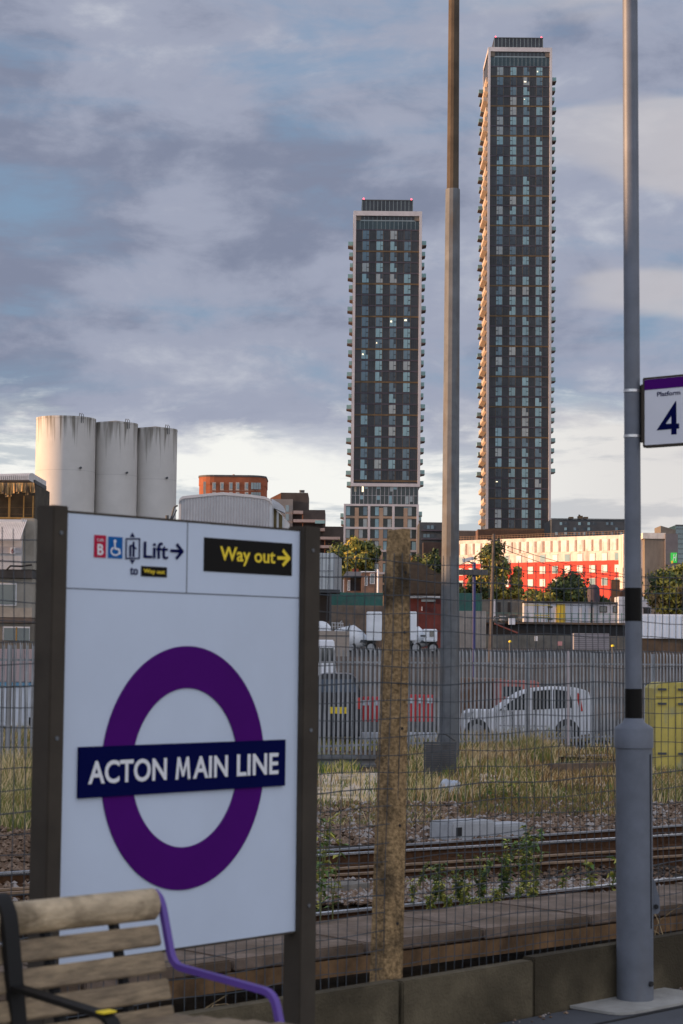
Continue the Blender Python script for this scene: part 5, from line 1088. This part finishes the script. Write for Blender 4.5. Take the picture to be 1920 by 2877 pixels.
# hotel end wing right of the lamp post
Z = 462; o = thing('hotel_end_wing', 'tan and grey end wing right of the lamp post with green sign', 'building', Vector((P(1840, 1600, Z).x, Z, 4)))
vol('stair_tower', Mcr, o, 1752, 1500, 1812, Z + 3, 8); vol('tan_wall', mat('tan_shade', (.20, .165, .13), .85, .3, .35, stretch=(1, 1, .3)), o, 1812, 1512, 1870, Z, 12); panel('lit_strip', Mcr, o, 1806, 1497, 1871, 1514, Z, .3, 4)  # dark tan carries the wall's shade; pale cap paints its lit top strip
vol('grey_block', mat('grey_lav', (.16, .145, .15), .85, .12, .5), o, 1870, 1499, 1905, Z - 1, 12)
s_ = panel('green_sign', mat('sign_green', (.02, .28, .04), .5, .1, 1, emit=(.05, .7, .08, .35)), o, 1885, 1553, 1902, 1581, Z - 1, .3)
a = P(1888, 1577, Z); b = P(1899, 1557, Z); text_obj('H', Vector((0, Z - 1.32, 0)), UX, UZ, a.x, b.x, a.z, b.z, mat('sign_h_white', (.8, .85, .8), .5, .05, 1), s_, .05, .02, 'emblem', .3)
Z = 520; o = thing('teal_tower', 'teal glass tower at the right edge', 'building', Vector((P(1930, 1600, Z).x, Z, 4))); vol('wall', glass('teal_wall', (.05, .11, .14)), o, 1899, 1475, 1960, Z, 14); panel('cornice', M_dg, o, 1898, 1474, 1960, 1478, Z, .2)
for y in range(1485, 1600, 14): panel('floor_line', M_dg, o, 1899, y, 1960, y + 2, Z, .08)
Z = 500; o = MB(); o.prism([(P(x, y, Z).x, P(x, y, Z).z) for x, y in ((1857, 1600), (1857, 1477), (1899, 1489), (1899, 1600))], Vector((0, Z, 0)), UX, UZ, UY, 10); tag(o.build('gabled_block', mat('grey_tan', (.17, .15, .125), .85, .2, .5)), 'grey-tan block with a slanting roofline before the teal tower', 'building')
# ------------------------------------------------------------------ trees
leafm = {}
def tree(label, px, py_top, px0, px1, py_bot, Z, nclump, nleaf, lsize, cols, group=None, conifer=False, name='tree', trunk=True, base=None):
    a = P(px, py_top, Z); L = P(px0, (py_top + py_bot) / 2, Z); Rr = P(px1, (py_top + py_bot) / 2, Z); zb_ = P(px, py_bot, Z).z; zbase = terr(0, Z) if base is None else base
    t = thing(name, label, 'tree' if name != 'shrub' else 'shrub', Vector((a.x, Z, zbase)), group)
    H = a.z; cxm = (L.x + Rr.x) / 2; rx = (Rr.x - L.x) / 2; rz_ = (H - zb_) / 2; cz = (H + zb_) / 2; ry = rx * .9
    clumps = []
    for _ in range(nclump):
        while True:
            u = Vector((random.uniform(-1, 1), random.uniform(-1, 1), random.uniform(-1, 1)))
            if u.length < 1 and u.length > .25: break
        if conifer: f = (1 - u.z) / 2 * .72 + .28; u.x *= f; u.y *= f; u.x += .12 * math.sin(u.z * 9)
        c = Vector((cxm + u.x * rx * .86, Z + u.y * ry * .86, cz + u.z * rz_ * .9)); clumps.append((c, min(rx, rz_) * random.uniform(.2, .42)))
    mt_ = MB(); r0 = max(.12, rx * .07); mid = Vector((cxm, Z, cz - rz_ * .2)); mt_.tube([Vector((a.x, Z, zbase)), Vector((a.x * .5 + cxm * .5, Z, (zbase + cz) / 2)), mid, Vector((cxm, Z, cz + rz_ * .5))], [r0, r0 * .8, r0 * .6, r0 * .15], 7)
    for c, r_ in clumps[::3]: s = mid.lerp(Vector((cxm, Z, cz + rz_ * .4)), random.random()) if c.z > mid.z else Vector((cxm, Z, max(zbase, c.z - 1))); mt_.tube([s, s.lerp(c, .5) - UZ * .1, c], [r0 * .35, r0 * .22, r0 * .06], 4)
    mt_.build('trunk', mat('bark', (.07, .055, .04), .9, .3, 2), t)
    ml = MB()
    for c, r_ in clumps:
        cc = random.choice(range(len(cols)))
        for _ in range(nleaf):
            g = Vector((random.gauss(0, 1), random.gauss(0, 1), random.gauss(0, .8))); g = g.normalized() * r_ * min(1.9, abs(random.gauss(.85, .38)))
            p = c + g; ml.cur = cc if random.random() < .75 else random.randrange(len(cols)); n = (g.normalized() + Vector((random.uniform(-.8, .8), random.uniform(-.8, .8), random.uniform(-.5, .8)))).normalized()
            s = n.orthogonal().normalized(); s = Matrix.Rotation(random.uniform(0, 6.28), 3, n) @ s; q = n.cross(s); l = lsize * random.uniform(.5, 1.3)
            ml.add([p - s * l, p + q * l * .5, p + s * l, p - q * l * .5], [(0, 1, 2, 3)])
    ml.build('crown', cols, t); return t
T_dk = mat('foliage_dark', (.04, .06, .022), .8, .3, 1.5); T_md = mat('foliage_mid', (.115, .14, .035), .8, .3, 1.5); T_yl = mat('foliage_yellow', (.40, .32, .05), .8, .3, 1.5); T_br = mat('foliage_brown', (.22, .14, .05), .8, .3, 1.5)
random.seed(77)
tree('broad bush-like tree with yellow-lit left edge at the foot of the shorter skyscraper', 985, 1513, 915, 1068, 1625, 250, 46, 170, .30, [T_dk, T_md, T_yl, T_md])
tree('tall narrow conifer-like tree in front of the hotel', 1386, 1500, 1335, 1440, 1735, 238, 90, 170, .24, [T_dk, T_md, T_br, T_yl], conifer=True)
tree('slim loose tree just right of the tall narrow one', 1452, 1590, 1424, 1480, 1735, 238, 40, 150, .22, [T_md, T_yl, T_br], conifer=True)
tree('dark rounded tree left of the tall narrow one', 1330, 1590, 1295, 1372, 1735, 239, 44, 150, .24, [T_dk, T_md])
tree('round green tree before the red hotel wall', 1598, 1617, 1540, 1662, 1735, 240, 60, 170, .26, [T_md, T_dk, T_yl])
tree('low yellow-green bush between conifer and round tree', 1510, 1660, 1440, 1570, 1735, 237, 60, 150, .24, [T_yl, T_md, T_br])
tree('low bush left of the brick gable by the lamp post', 1670, 1668, 1630, 1716, 1735, 237, 34, 150, .24, [T_md, T_dk])
tree('yellowing tree at the right edge above the white container', 1885, 1605, 1812, 1960, 1735, 180, 50, 150, .24, [T_br, T_yl, T_md, T_dk])
tree('tall green tree at the right edge below the green sign', 1918, 1580, 1878, 1980, 1670, 230, 26, 150, .28, [T_md, T_yl])
tree('dark bush beside the mast at the foot of the grey flats', 1222, 1545, 1190, 1245, 1615, 255, 22, 130, .28, [T_dk, T_md])
tree('brownish bush right of the speckled fence post top', 1165, 1560, 1135, 1200, 1610, 260, 18, 120, .28, [T_br, T_md])
# ------------------------------------------------------------------ yard objects
Z = 190
o = thing('stacked_cabins', 'pale grey corrugated cabin raised high at left of the yard', 'cabin', Vector((P(920, 1700, Z).x, Z, 2)))
mb = MB(); a = P(862, 1553, Z); b = P(938, 1656, Z); mb.mm((a.x, Z, b.z), (b.x, Z + 5, a.z)); mb.build('front', mat('cabin_grey', (.60, .63, .63), .6, .1, 1), o)
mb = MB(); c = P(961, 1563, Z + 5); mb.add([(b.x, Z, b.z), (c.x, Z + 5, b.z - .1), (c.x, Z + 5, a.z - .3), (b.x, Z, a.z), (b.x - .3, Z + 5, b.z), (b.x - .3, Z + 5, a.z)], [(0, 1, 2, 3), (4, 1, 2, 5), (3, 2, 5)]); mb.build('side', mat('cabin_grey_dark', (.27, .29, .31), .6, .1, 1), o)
mb = MB()
for k in range(8): x = a.x + (b.x - a.x) * k / 7; mb.mm((x - .05, Z - .06, b.z), (x + .05, Z, a.z))
mb.mm((a.x, Z - .08, (a.z + b.z) / 2), (b.x, Z, (a.z + b.z) / 2 + .08)); mb.build('panel_joint', MT['cabin_grey_dark'], o)
mb = MB(); mb.mm((a.x, Z + .1, b.z - .3), (b.x + .6, Z + 5, b.z - .01)); mb.build('floor_beam', M_dg, o)
for x in (891, 929): 
    mb = MB(); q = P(x, 1700, Z); mb.mm((q.x - .1, Z + .3, 1.5), (q.x + .1, Z + .5, b.z - .3)); mb.build('leg', M_dg if x > 900 else M_let, o)
mb = MB(); q0 = P(893, 1660, Z + 2); q1 = P(926, 1745, Z + 2); mb.mm((q0.x, Z + 2, q1.z), (q1.x, Z + 3, q0.z)); mb.build('underbay', M_dark, o)
# terrace house
Z = 235; o = thing('brick_cottage', 'small brown brick house with white framed windows', 'house', Vector((P(1020, 1660, Z).x, Z, 3)))
for (xa, ya, xb, yb, nm) in ((968, 1618, 1018, 1668, 'left_wing'), (1016, 1610, 1064, 1668, 'gable_wall')):
    a = P(xa, ya, Z); b = P(xb, ya - (6 if nm[0] == 'g' else 0), Z); mb = MB(); mb.prism([(0, 3 - a.z), (b.x - a.x, 3 - a.z), (b.x - a.x, b.z - a.z), (0, 0)], Vector((a.x, Z + (0 if nm[0] == 'g' else 1.5), a.z)), UX, UZ, UY, 7); mb.build(nm, mat('cottage_brick', (.20, .12, .085), .9, .2, 2), o)
mb = MB(); a = P(965, 1619, Z + 1); b = P(1020, 1606, Z + 4); mb.add([(a.x, Z, a.z), (P(1018, 1619, Z).x, Z, a.z), (b.x, Z + 4, b.z), (P(975, 1606, Z).x, Z + 4, b.z), (a.x, Z + 8, a.z), (P(1018, 1619, Z).x, Z + 8, a.z)], [(0, 1, 2, 3), (3, 2, 5, 4), (0, 3, 4), (1, 2, 5)]); mb.build('roof', mat('slate', (.08, .085, .095), .7, .2, 1), o)
panel('eaves_board', M_let, o, 1014, 1605, 1066, 1608, Z - .2, .3); panel('dark_porch', M_dark, o, 985, 1622, 1014, 1660, Z + 1.5, .06)
for x0_, y0_, x1_, y1_ in ((1025, 1618, 1033, 1646), (1040, 1611, 1053, 1641), (977, 1630, 984, 1660)):
    w = panel('window', M_let, o, x0_, y0_, x1_, y1_, Z + (1.5 if x0_ < 1000 else 0), .1); panel('pane', glass('cottage_pane', (.1, .12, .14)), w, x0_ + 2, y0_ + 2, x1_ - 2, y1_ - 2, Z + (1.5 if x0_ < 1000 else 0) - .1, .05)
mb = MB(); a = P(1062, 1600, Z); mb.tube([Vector((a.x, Z - .4, 3)), Vector((a.x, Z - .4, a.z))], .12, 6); mb.build('drainpipe', M_let, o)
for x in (990, 996): mb = MB(); a = P(x, 1598, Z + 4); mb.mm((a.x, Z + 4, a.z - 1), (a.x + .5, Z + 4.6, a.z)); mb.build('chimney', mat('pot_red', (.25, .06, .03), .8, .2, 2), o)
# brown hipped roof house behind the post
Z = 245; o = thing('brown_roof_house', 'large house with brown tiled roof between fence post and mast', 'house', Vector((P(1190, 1660, Z).x, Z, 3)))
mb = MB(); pts = [(1075, 1668), (1100, 1625), (1150, 1578), (1175, 1577), (1215, 1602), (1235, 1612), (1300, 1640), (1300, 1668)]
mb.prism([(P(x, y, Z).x, P(x, y, Z).z) for x, y in pts], Vector((0, Z, 0)), UX, UZ, UY, 8); mb.build('roof', mat('brown_tile', (.06, .045, .032), .9, .3, 1.5), o); vol('wall', mat('cottage_brick2', (.14, .1, .08), .9, .2, 2), o, 1080, 1667, 1300, Z + .3, 7)
# green hoarding, left and behind mast
M_gr = mat('green_sheet', (.025, .12, .10), .6, .25, .6, dirt=((.09, .12, .11), 1, (1, 1, 1), .5, .65, .6))
for x0_, y0_, x1_, y1_, lab in ((928, 1664, 1075, 1716, 'dark green hoarding below the brick cottage'), (1282, 1666, 1354, 1718, 'dark green shed wall just right of the mast')):
    Z = 205; o = thing('green_hoarding', lab, 'hoarding', Vector((P((x0_ + x1_) / 2, 1716, Z).x, Z, 2.4))); mb = MB(); fbox(mb, x0_, y0_, x1_, y1_, Z, .3); mb.build('sheet', M_gr, o)
    mb = MB()
    for k in range(9): x = x0_ + (x1_ - x0_) * k / 8; fbox(mb, x - .7, y0_, x + .7, y1_, Z - .06, .06)
    mb.build('rib', M_gr, o); mb = MB(); a = P(x0_, y1_, Z); b = P(x1_, y1_, Z); mb.mm((a.x, Z + .05, 2.4), (b.x, Z + .25, a.z)); mb.build('lower_wall', M_rend, o)
# yard back wall: mottled brown/grey mass left
Z = 204; 
for x0_, y0_, x1_, y1_, m_, lab in ((926, 1700, 1150, 1840, mat('yard_brown', (.17, .14, .11), .9, .3, .8), 'brown boundary wall behind the concrete mixers'), (1174, 1712, 1284, 1845, mat('yard_grey', (.30, .30, .30), .8, .15, .8), 'grey sheet hoarding left of the mast'), (1280, 1716, 1365, 1800, mat('yard_grey2', (.32, .31, .29), .8, .15, .8), 'grey sheet hoarding right of the mast')):
    o = thing('boundary_wall', lab, 'wall', Vector((P((x0_ + x1_) / 2, y1_, Z).x, Z, 2.4))); mb = MB(); a = P(x0_, y0_, Z); b = P(x1_, y1_, Z); mb.mm((a.x, Z + .31, 0), (b.x, Z + .6, a.z)); mb.build('sheet', m_, o)
    mb = MB()
    for k in range(12): x = a.x + (b.x - a.x) * k / 11; mb.mm((x - .05, Z + .24, 0), (x + .05, Z + .31, a.z))
    mb.build('rib', m_, o)
# red shed with corrugated awning
Z = 200; o = thing('red_shed', 'dark red shed with pale corrugated awning left of the mast', 'shed', Vector((P(1190, 1713, Z).x, Z, 2.4))); mb = MB(); a = P(1140, 1682, Z); b = P(1240, 1716, Z); mb.mm((a.x, Z, 2.2), (b.x, Z + 3, a.z)); mb.build('wall', mat('dark_red_paint', (.12, .025, .02), .8, .3, 1), o)
mb = MB(); a = P(1144, 1675, Z); b = P(1236, 1681, Z)
for k in range(30): x = a.x + (b.x - a.x) * k / 30; mb.mm((x, Z - 1.2, b.z), (x + (b.x - a.x) / 30 * .7, Z, a.z))
mb.build('awning', mat('awning_white', (.5, .55, .58), .5, .1, 1), o); panel('window', MT['grey_glass'], o, 1184, 1684, 1224, 1691, Z, .1); panel('door', M_let, o, 1185, 1704, 1187, 1716, Z, .1)
# ------------------------------------------------------------------ concrete mixers
M_mw = mat('mixer_white', (.84, .87, .90), .45, .08, 1)
def mixer(label, boxes, drum, cabs, Z):
    xs_ = [b[0] for b in boxes] + [drum[0]]; o = thing('concrete_mixer', label, 'mixer truck', Vector((P(sum(xs_) / len(xs_), 1830, Z).x, Z, terr(0, Z))), 'white mixer trucks in the yard')
    for b in boxes: mb = MB(); fbox(mb, *b, Z, 2.2); mb.build('tank', M_mw, o, bevel=.06)
    x, y, r0, r1, ln = drum; c = P(x, y, Z + 1.2); d = Vector((-1, 0, .28)).normalized(); s = Z / F
    mb = MB(); mb.tube([c - d * ln * s * .5, c - d * ln * s * .3, c, c + d * ln * s * .3, c + d * ln * s * .5], [r0 * s * .5, r0 * s, r1 * s, r0 * s * .8, r0 * s * .35], 20); mb.build('drum', M_mw, o, smooth=True)
    mb = MB(); mb.tube([c + d * ln * s * .1, c + d * ln * s * .14], r1 * s * .99, 20); mb.build('drum_ring', M_dg, o)
    a = c + d * ln * s * .5; mb = MB(); mb.tube([a, a + Vector((-.4, 0, -.6)), a + Vector((-1.0, 0, -1.2))], [.3, .25, .2], 8); mb.build('chute', M_dg, o)
    z0 = terr(0, Z); q = P(x, 1822, Z)
    mb = MB(); mb.mm((c.x - ln * s * .6, Z + .4, z0 + .9), (c.x + ln * s * .75, Z + 2, z0 + 1.15)); mb.build('chassis', M_dg, o)
    for k in (-.4, 0, .6): wheel(o, Vector((c.x + ln * s * k, Z + .5, z0 + .5)), .5, UY, .35)
    for cb in cabs:
        mb = MB(); a, b = fbox(mb, *cb, Z - .2, 2.3); cbm = mb.build('cab', M_mw, o, bevel=.08); panel('cab_window', M_cglass, cbm, cb[0] + (cb[2] - cb[0]) * .45, cb[1] + 6, cb[0] + (cb[2] - cb[0]) * .75, cb[1] + 22, Z - .2, .06)
    return o
mixer('white concrete mixer with tall white hopper left of the speckled post', [(1031, 1718, 1073, 1800)], (985, 1790, 26, 36, 96), [], 180)
o = mixer('white mixer truck with small cab between speckled post and mast', [(1146, 1718, 1171, 1800)], (1168, 1792, 22, 34, 80), [(1190, 1767, 1229, 1803)], 180)
panel('stripe', M_dg, o, 1182, 1784, 1196, 1789, 179.7, .1)
Z = 185; o = thing('white_tank', 'domed white tank at the left of the yard', 'tank', Vector((P(905, 1800, Z).x, Z, 2))); a = P(900, 1772, Z); mb = MB(); mb.lathe(Vector((a.x, Z + 1.5, a.z - 2)), [(1.05, 0), (1.05, 2.0), (.95, 2.45), (.6, 2.8), (.2, 2.92)], 28); mb.build('shell', M_mw, o, smooth=True); mb = MB(); mb.lathe(Vector((a.x, Z + 1.5, a.z - .1)), [(1.07, 0), (1.07, .06)], 28); mb.build('band', M_dg, o)
o = thing('concrete_block_wall', 'plain grey block wall below the white tank', 'wall', Vector((P(930, 1797, 170).x, 170, 1.8))); mb = MB(); a = P(862, 1772, 170); b = P(982, 1797, 170); mb.mm((a.x, 170, .8), (b.x, 170.6, a.z)); mb.build('blocks', mat('block_grey', (.24, .235, .22), .9, .12, 1), o); panel('coping', M_dg, o, 862, 1784, 982, 1787, 170, .05)
mb = MB(); 
for x in (934, 942, 950, 958): mb.tube([P(x, 1771, 172), P(x, 1748, 172)], .05, 5)
mb.tube([P(932, 1750, 172), P(966, 1752, 172)], .05, 5); mb.tube([P(932, 1760, 172), P(966, 1761, 172)], .04, 5); mb.tube([P(943, 1762, 172), P(961, 1744, 172), P(965, 1762, 172)], .05, 5)
tag(mb.build('hand_railing', mat('pale_rail', (.42, .42, .42), .5, .1, 1)), 'pale tube railing between the white tank and the mixer', 'railing')
# raised deck with cabins (right)
Z = 222; dk = thing('raised_deck', 'long raised deck with a black box painting the shade beneath, carrying the pale cabins', 'deck', Vector((P(1560, 1790, Z).x, Z, terr(0, Z))))
mb = MB(); a = P(1345, 1747, Z); b = P(1775, 1757, Z); mb.mm((a.x, Z - 2, b.z), (b.x, Z + 12, a.z)); mb.build('slab', mat('rust_edge', (.13, .09, .06), .8, .3, 1), dk)
mb = MB(); a = P(1345, 1754, Z - 1.6); b = P(1775, 1800, Z - 1.6); mb.mm((a.x, Z - 1.6, 1.0), (b.x, Z + 9, a.z)); mb.build('shade_box', M_dark, dk)  # solid black box painting the shade under the deck
for x in (1370, 1440, 1510, 1580, 1650, 1720): mb = MB(); a = P(x, 1757, Z - 1); mb.mm((a.x - .15, Z - 1, 3), (a.x + .15, Z - .7, a.z)); mb.build('column', M_dg, dk)
mb = MB(); M_gd = mat('green_rail', (.06, .16, .13), .6, .2, 1)
for k in range(24): x = 1362 + k * 17.5; a = P(x, 1750, Z - 1.9); mb.mm((a.x - .03, Z - 1.95, a.z), (a.x + .03, Z - 1.88, a.z + 1.1))
for h in (.55, 1.08): a = P(1362, 1750, Z - 1.9); b = P(1765, 1750, Z - 1.9); mb.mm((a.x, Z - 1.95, a.z + h), (b.x, Z - 1.9, a.z + h + .06))
mb.build('railing', M_gd, dk)
M_cb = mat('cabin_pale', (.50, .52, .57), .6, .12, .6, dirt=((.2, .17, .15), .5, (1, 1, .3), .55, .72, .5))
Zc2 = 226
o = thing('long_cabin', 'long pale site cabin with bright yellow door', 'cabin', Vector((P(1600, 1750, Zc2).x, Zc2, P(1600, 1750, Zc2).z)))
mb = MB(); fbox(mb, 1473, 1694, 1738, 1750, Zc2, 3); mb.build('wall', M_cb, o); mb = MB(); fbox(mb, 1470, 1689, 1740, 1694, Zc2 - .3, 3.6); mb.build('roof', M_dg, o)
d_ = panel('door', mat('door_yellow', (.75, .50, .03), .5, .1, 1), o, 1563, 1697, 1588, 1749, Zc2, .08); panel('door_seam', M_bronze, d_, 1575, 1697, 1576, 1749, Zc2 - .08, .03)
for x0_, y0_, x1_, y1_ in ((1685, 1703, 1706, 1721), (1722, 1703, 1736, 1722)): w = panel('window', M_bronze, o, x0_, y0_, x1_, y1_, Zc2, .08); panel('pane', M_cglass, w, x0_ + 2, y0_ + 2, x1_ - 2, y1_ - 2, Zc2 - .08, .04)
for x in (1500, 1530, 1608, 1634, 1668): mb = MB(); fbox(mb, x, 1694, x + 1, 1750, Zc2 - .05, .05); mb.build('panel_joint', MT['cabin_grey_dark'], o); panel('downpipe', M_dark, o, 1661, 1686, 1665, 1750, Zc2 - .1, .15)
o = thing('tall_cabin', 'taller pale cabin partly hidden by the lamp post', 'cabin', Vector((P(1770, 1760, Zc2).x, Zc2, P(1770, 1760, Zc2).z))); mb = MB(); fbox(mb, 1739, 1676, 1830, 1760, Zc2 - 1, 3.5); mb.build('wall', M_cb, o); panel('window', M_dark, o, 1808, 1706, 1828, 1724, Zc2 - 1, .1); panel('top_rail', MT['cabin_grey_dark'], o, 1739, 1686, 1830, 1687.5, Zc2 - 1, .06)
o = thing('dark_cabin', 'dark weathered cabin with two window bays left of the long pale cabin', 'cabin', Vector((P(1420, 1735, Zc2).x, Zc2, P(1420, 1735, Zc2).z))); mb = MB(); fbox(mb, 1340, 1684, 1472, 1752, Zc2 + 2, 3); mb.build('wall', mat('dark_timber_clad', (.12, .12, .11), .85, .25, 1), o)
for x in (1398, 1427): w = panel('window', M_dark, o, x, 1692, x + 9, 1720, Zc2 + 2, .1)
panel('corner_post', M_cb, o, 1386, 1684, 1392, 1738, Zc2 + 2, .1)
# yellow racking
Z = 221; o = thing('yellow_rack', 'yellow cantilever rack of long bars before the long cabin', 'rack', Vector((P(1510, 1750, Z).x, Z, P(1510, 1750, Z).z)))
mb = MB()
for y in (1699, 1733): fbox(mb, 1475, y, 1548, y + 2.4, Z, .8)
fbox(mb, 1505, 1727, 1545, 1730, Z + .3, .5); mb.build('bar', mat('rack_yellow', (.5, .42, .08), .6, .2, 1), o)
mb = MB()
for x in (1510, 1541): fbox(mb, x, 1696, x + 3, 1752, Z + .9, .2)
for y in (1703, 1737): fbox(mb, 1540, y, 1553, y + 5, Z + .5, .3)
mb.build('upright', mat('rack_dark', (.14, .12, .06), .8, .2, 1), o)
# clutter on deck left: dark machinery
Z = 219; o = thing('machinery', 'dark jumble of machinery on the deck by the utility pole', 'machinery', Vector((P(1400, 1750, Z).x, Z, P(1400, 1750, Z).z))); random.seed(19); mb = MB()
for k in range(40): x = random.uniform(1352, 1480); y = random.uniform(1728, 1750); mb.cur = random.choice((0, 0, 1, 2)); fbox(mb, x, y, x + random.uniform(3, 22), y + random.uniform(2, 6), Z + random.uniform(0, 1.5), .6)
mb.build('frame', [M_dg, M_dark, MT['yard_grey']], o); mb = MB(); fbox(mb, 1430, 1737, 1448, 1755, Z - .2, .5); mb.build('white_case', M_wb, o)
mb = MB(); mb.tube([P(1390, 1752, Z - 1), P(1455, 1778, Z - 1)], .09, 6); mb.build('ramp_bar', mat('dull_red', (.2, .06, .05), .7, .2, 1), o)
# lower retaining wall & hut below the deck
Z = 205; o = thing('low_wall', 'low grey-brown yard wall under the raised deck', 'wall', Vector((P(1500, 1815, Z).x, Z, 2.6))); mb = MB(); a = P(1345, 1783, Z); b = P(1780, 1825, Z); mb.mm((a.x, Z, 1.0), (b.x, Z + .3, a.z)); mb.build('sheet', mat('wall_mottled', (.19, .17, .14), .9, .3, .6), o); mb = MB()
for k in range(22): x = a.x + (b.x - a.x) * k / 21; mb.mm((x - .06, Z - .07, 1), (x + .06, Z, a.z))
mb.build('rib', MT['wall_mottled'], o)
Z = 200; o = thing('grey_shutter', 'plain grey roller shutter unit under the raised deck', 'shutter', Vector((P(1660, 1815, Z).x, Z, 2.5))); mb = MB(); a = P(1613, 1779, Z); b = P(1712, 1830, Z); mb.mm((a.x, Z, 1), (b.x, Z + 2, a.z)); mb.build('shutter', mat('shutter_grey', (.27, .27, .30), .6, .12, 1), o)
mb = MB()
for k in range(10): z_ = a.z - .15 - k * .2; mb.mm((a.x, Z - .03, z_), (b.x, Z, z_ + .05))
mb.build('slat_line', mat('shutter_line', (.13, .13, .15), .6, .12, 1), o)
Z = 198
for x0_, y0_, x1_, y1_, m_, lab in ((1503, 1787, 1511, 1801, M_let, 'small white notice on the low yard wall'), (1568, 1802, 1580, 1814, mat('pink_notice', (.5, .25, .25), .6, .2, 3), 'small pinkish notice above the palisade spikes'), (1846, 1806, 1858, 1826, M_let, 'pale notice below the white container at right')):
    o = thing('notice', lab, 'notice', P((x0_ + x1_) / 2, y1_, Z)); mb = MB(); fbox(mb, x0_, y0_, x1_, y1_, Z, .08); mb.build('board', m_, o); mb = MB(); a = P((x0_ + x1_) / 2, y1_, Z); mb.mm((a.x - .04, Z + .1, 1.5), (a.x + .04, Z + .16, a.z + .3)); mb.build('stake', M_dg, o)
for x, lab in ((1434, 'short yellow bollard behind the palisade, left'), (1722, 'short yellow capped bollard behind the palisade near the lamp post')):
    Z = 120; a = P(x, 1800 if x < 1500 else 1812, Z); o = thing('bollard', lab, 'bollard', Vector((a.x, Z, terr(0, Z))), 'yellow bollards in the yard'); mb = MB(); mb.lathe(Vector((a.x, Z, terr(0, Z))), [(.07, 0), (.07, a.z - terr(0, Z) - .1)], 10); mb.build('stem', M_dg, o); mb = MB(); mb.lathe(Vector((a.x, Z, a.z - .1)), [(.1, 0), (.1, .08), (.04, .12)], 10); mb.build('cap', M_yellow, o)
# white container right of lamp post
Z = 150; o = thing('white_container', 'large white container box right of the lamp post', 'container', Vector((P(1870, 1794, Z).x, Z, 1.5))); mb = MB(); a = P(1800, 1725, Z); b = P(1990, 1795, Z); mb.mm((a.x, Z, b.z), (b.x, Z + 2.5, a.z)); mb.build('body', mat('container_white', (.74, .79, .86), .5, .05, .8), o)
mb = MB()
for k in range(20): x = a.x + (b.x - a.x) * k / 19; mb.mm((x - .03, Z - .03, b.z + .1), (x + .03, Z, a.z - .1))
mb.build('rib', MT['container_white'], o); mb = MB(); mb.mm((a.x, Z + .2, 1.0), (b.x, Z + 2.3, b.z)); mb.build('support', mat('support_brown', (.10, .07, .045), .9, .35, 1), o)
# CCTV blue pole, utility pole with wires, chimney
Z = 130; a = P(1333, 1580, Z); z0 = terr(0, Z); o = thing('camera_pole', 'dark blue pole topped by a white security camera', 'pole', Vector((a.x, Z, z0)))
mb = MB(); mb.tube([Vector((a.x, Z, z0)), Vector((a.x, Z, a.z))], .11, 10); mb.build('shaft', mat('navy_paint', (.02, .03, .14), .5, .15, 1), o)
mb = MB(); c = P(1315, 1572, Z); mb.box(c, (.75, .22, .22), (Vector((.97, 0, .24)), UY, Vector((-.24, 0, .97)))); mb.build('camera', mat('camera_white', (.5, .52, .55), .5, .1, 1), o); mb = MB(); mb.tube([Vector((a.x, Z, a.z - .1)), c - UZ * .1], .05, 6); mb.build('bracket', M_dg, o)
mb = MB(); c = P(1330, 1608, Z); mb.box(c, (1.9, .5, .35)); mb.build('floodlight', M_dg, o)
Z = 160; a = P(1388, 1500, Z); z0 = terr(0, Z); o = thing('utility_pole', 'slim timber utility pole rising beside the tall narrow tree', 'utility pole', Vector((a.x, Z, z0))); mb = MB(); mb.tube([Vector((a.x - .25, Z, z0)), a], [.17, .11], 8); mb.build('shaft', mat('pole_wood', (.10, .085, .075), .9, .3, 2), o); mb = MB(); mb.box(a - UZ * .5, (1.0, .1, .1)); mb.build('crossarm', MT['pole_wood'], o)
mb = MB()
for (x0_, y0_, x1_, y1_, Zb) in ((1390, 1520, 2000, 1625, 150), (1390, 1532, 2000, 1655, 150), (1386, 1520, 1200, 1590, 150), (1386, 1526, 1200, 1612, 150)):
    A = P(x0_, y0_, 160); B = P(x1_, y1_, Zb); mb.tube([A.lerp(B, q / 10) - UZ * (.9 * 4 * (q / 10) * (1 - q / 10)) for q in range(11)], .022, 4)
mb.build('wires', M_dark, o)
Z = 240; o = thing('brick_gable', 'red-brown brick chimney and gable beside the lamp post', 'house', Vector((P(1735, 1700, Z).x, Z, 3))); mb = MB(); fbox(mb, 1721, 1628, 1742, 1700, Z, 1.2); mb.build('chimney', mat('brick_chimney', (.24, .11, .05), .9, .25, 2), o)  # chimney in a lighter brick tone than the gable
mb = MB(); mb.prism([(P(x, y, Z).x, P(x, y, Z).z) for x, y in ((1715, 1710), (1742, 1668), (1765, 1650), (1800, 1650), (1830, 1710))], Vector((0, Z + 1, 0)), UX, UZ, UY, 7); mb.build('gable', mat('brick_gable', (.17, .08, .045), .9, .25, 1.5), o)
Z = 236; o = thing('dome_vent', 'dark rounded hood before the red hotel wall', 'roof', Vector((P(1668, 1700, Z).x, Z, 3))); mb = MB(); a = P(1668, 1642, Z); mb.lathe(Vector((a.x, Z, 3)), [(.75, 0), (.75, a.z - 3.8), (.65, a.z - 3.3), (.35, a.z - 3.05), (.05, a.z - 3)], 18); mb.build('hood', mat('plum_grey', (.06, .045, .055), .8, .2, 1), o, smooth=True)
# unseen block added left of view to keep the low sun off the platform
o = thing('sun_blocker', 'unseen long grey block added left of the view to shade the platform', 'sun_blocker', Vector((-48, 32, -1.1)))
mb = MB(); mb.mm((-56, -25, -1.1), (-44, 84, 8.7)); mb.build('wall', M_corr, o)
mb = MB(); mb.prism([(-.5, 0), (12.5, 0), (6, 2.2)], Vector((-56, -25.5, 8.7)), UX, UZ, UY, 110); mb.build('roof', M_dg, o)
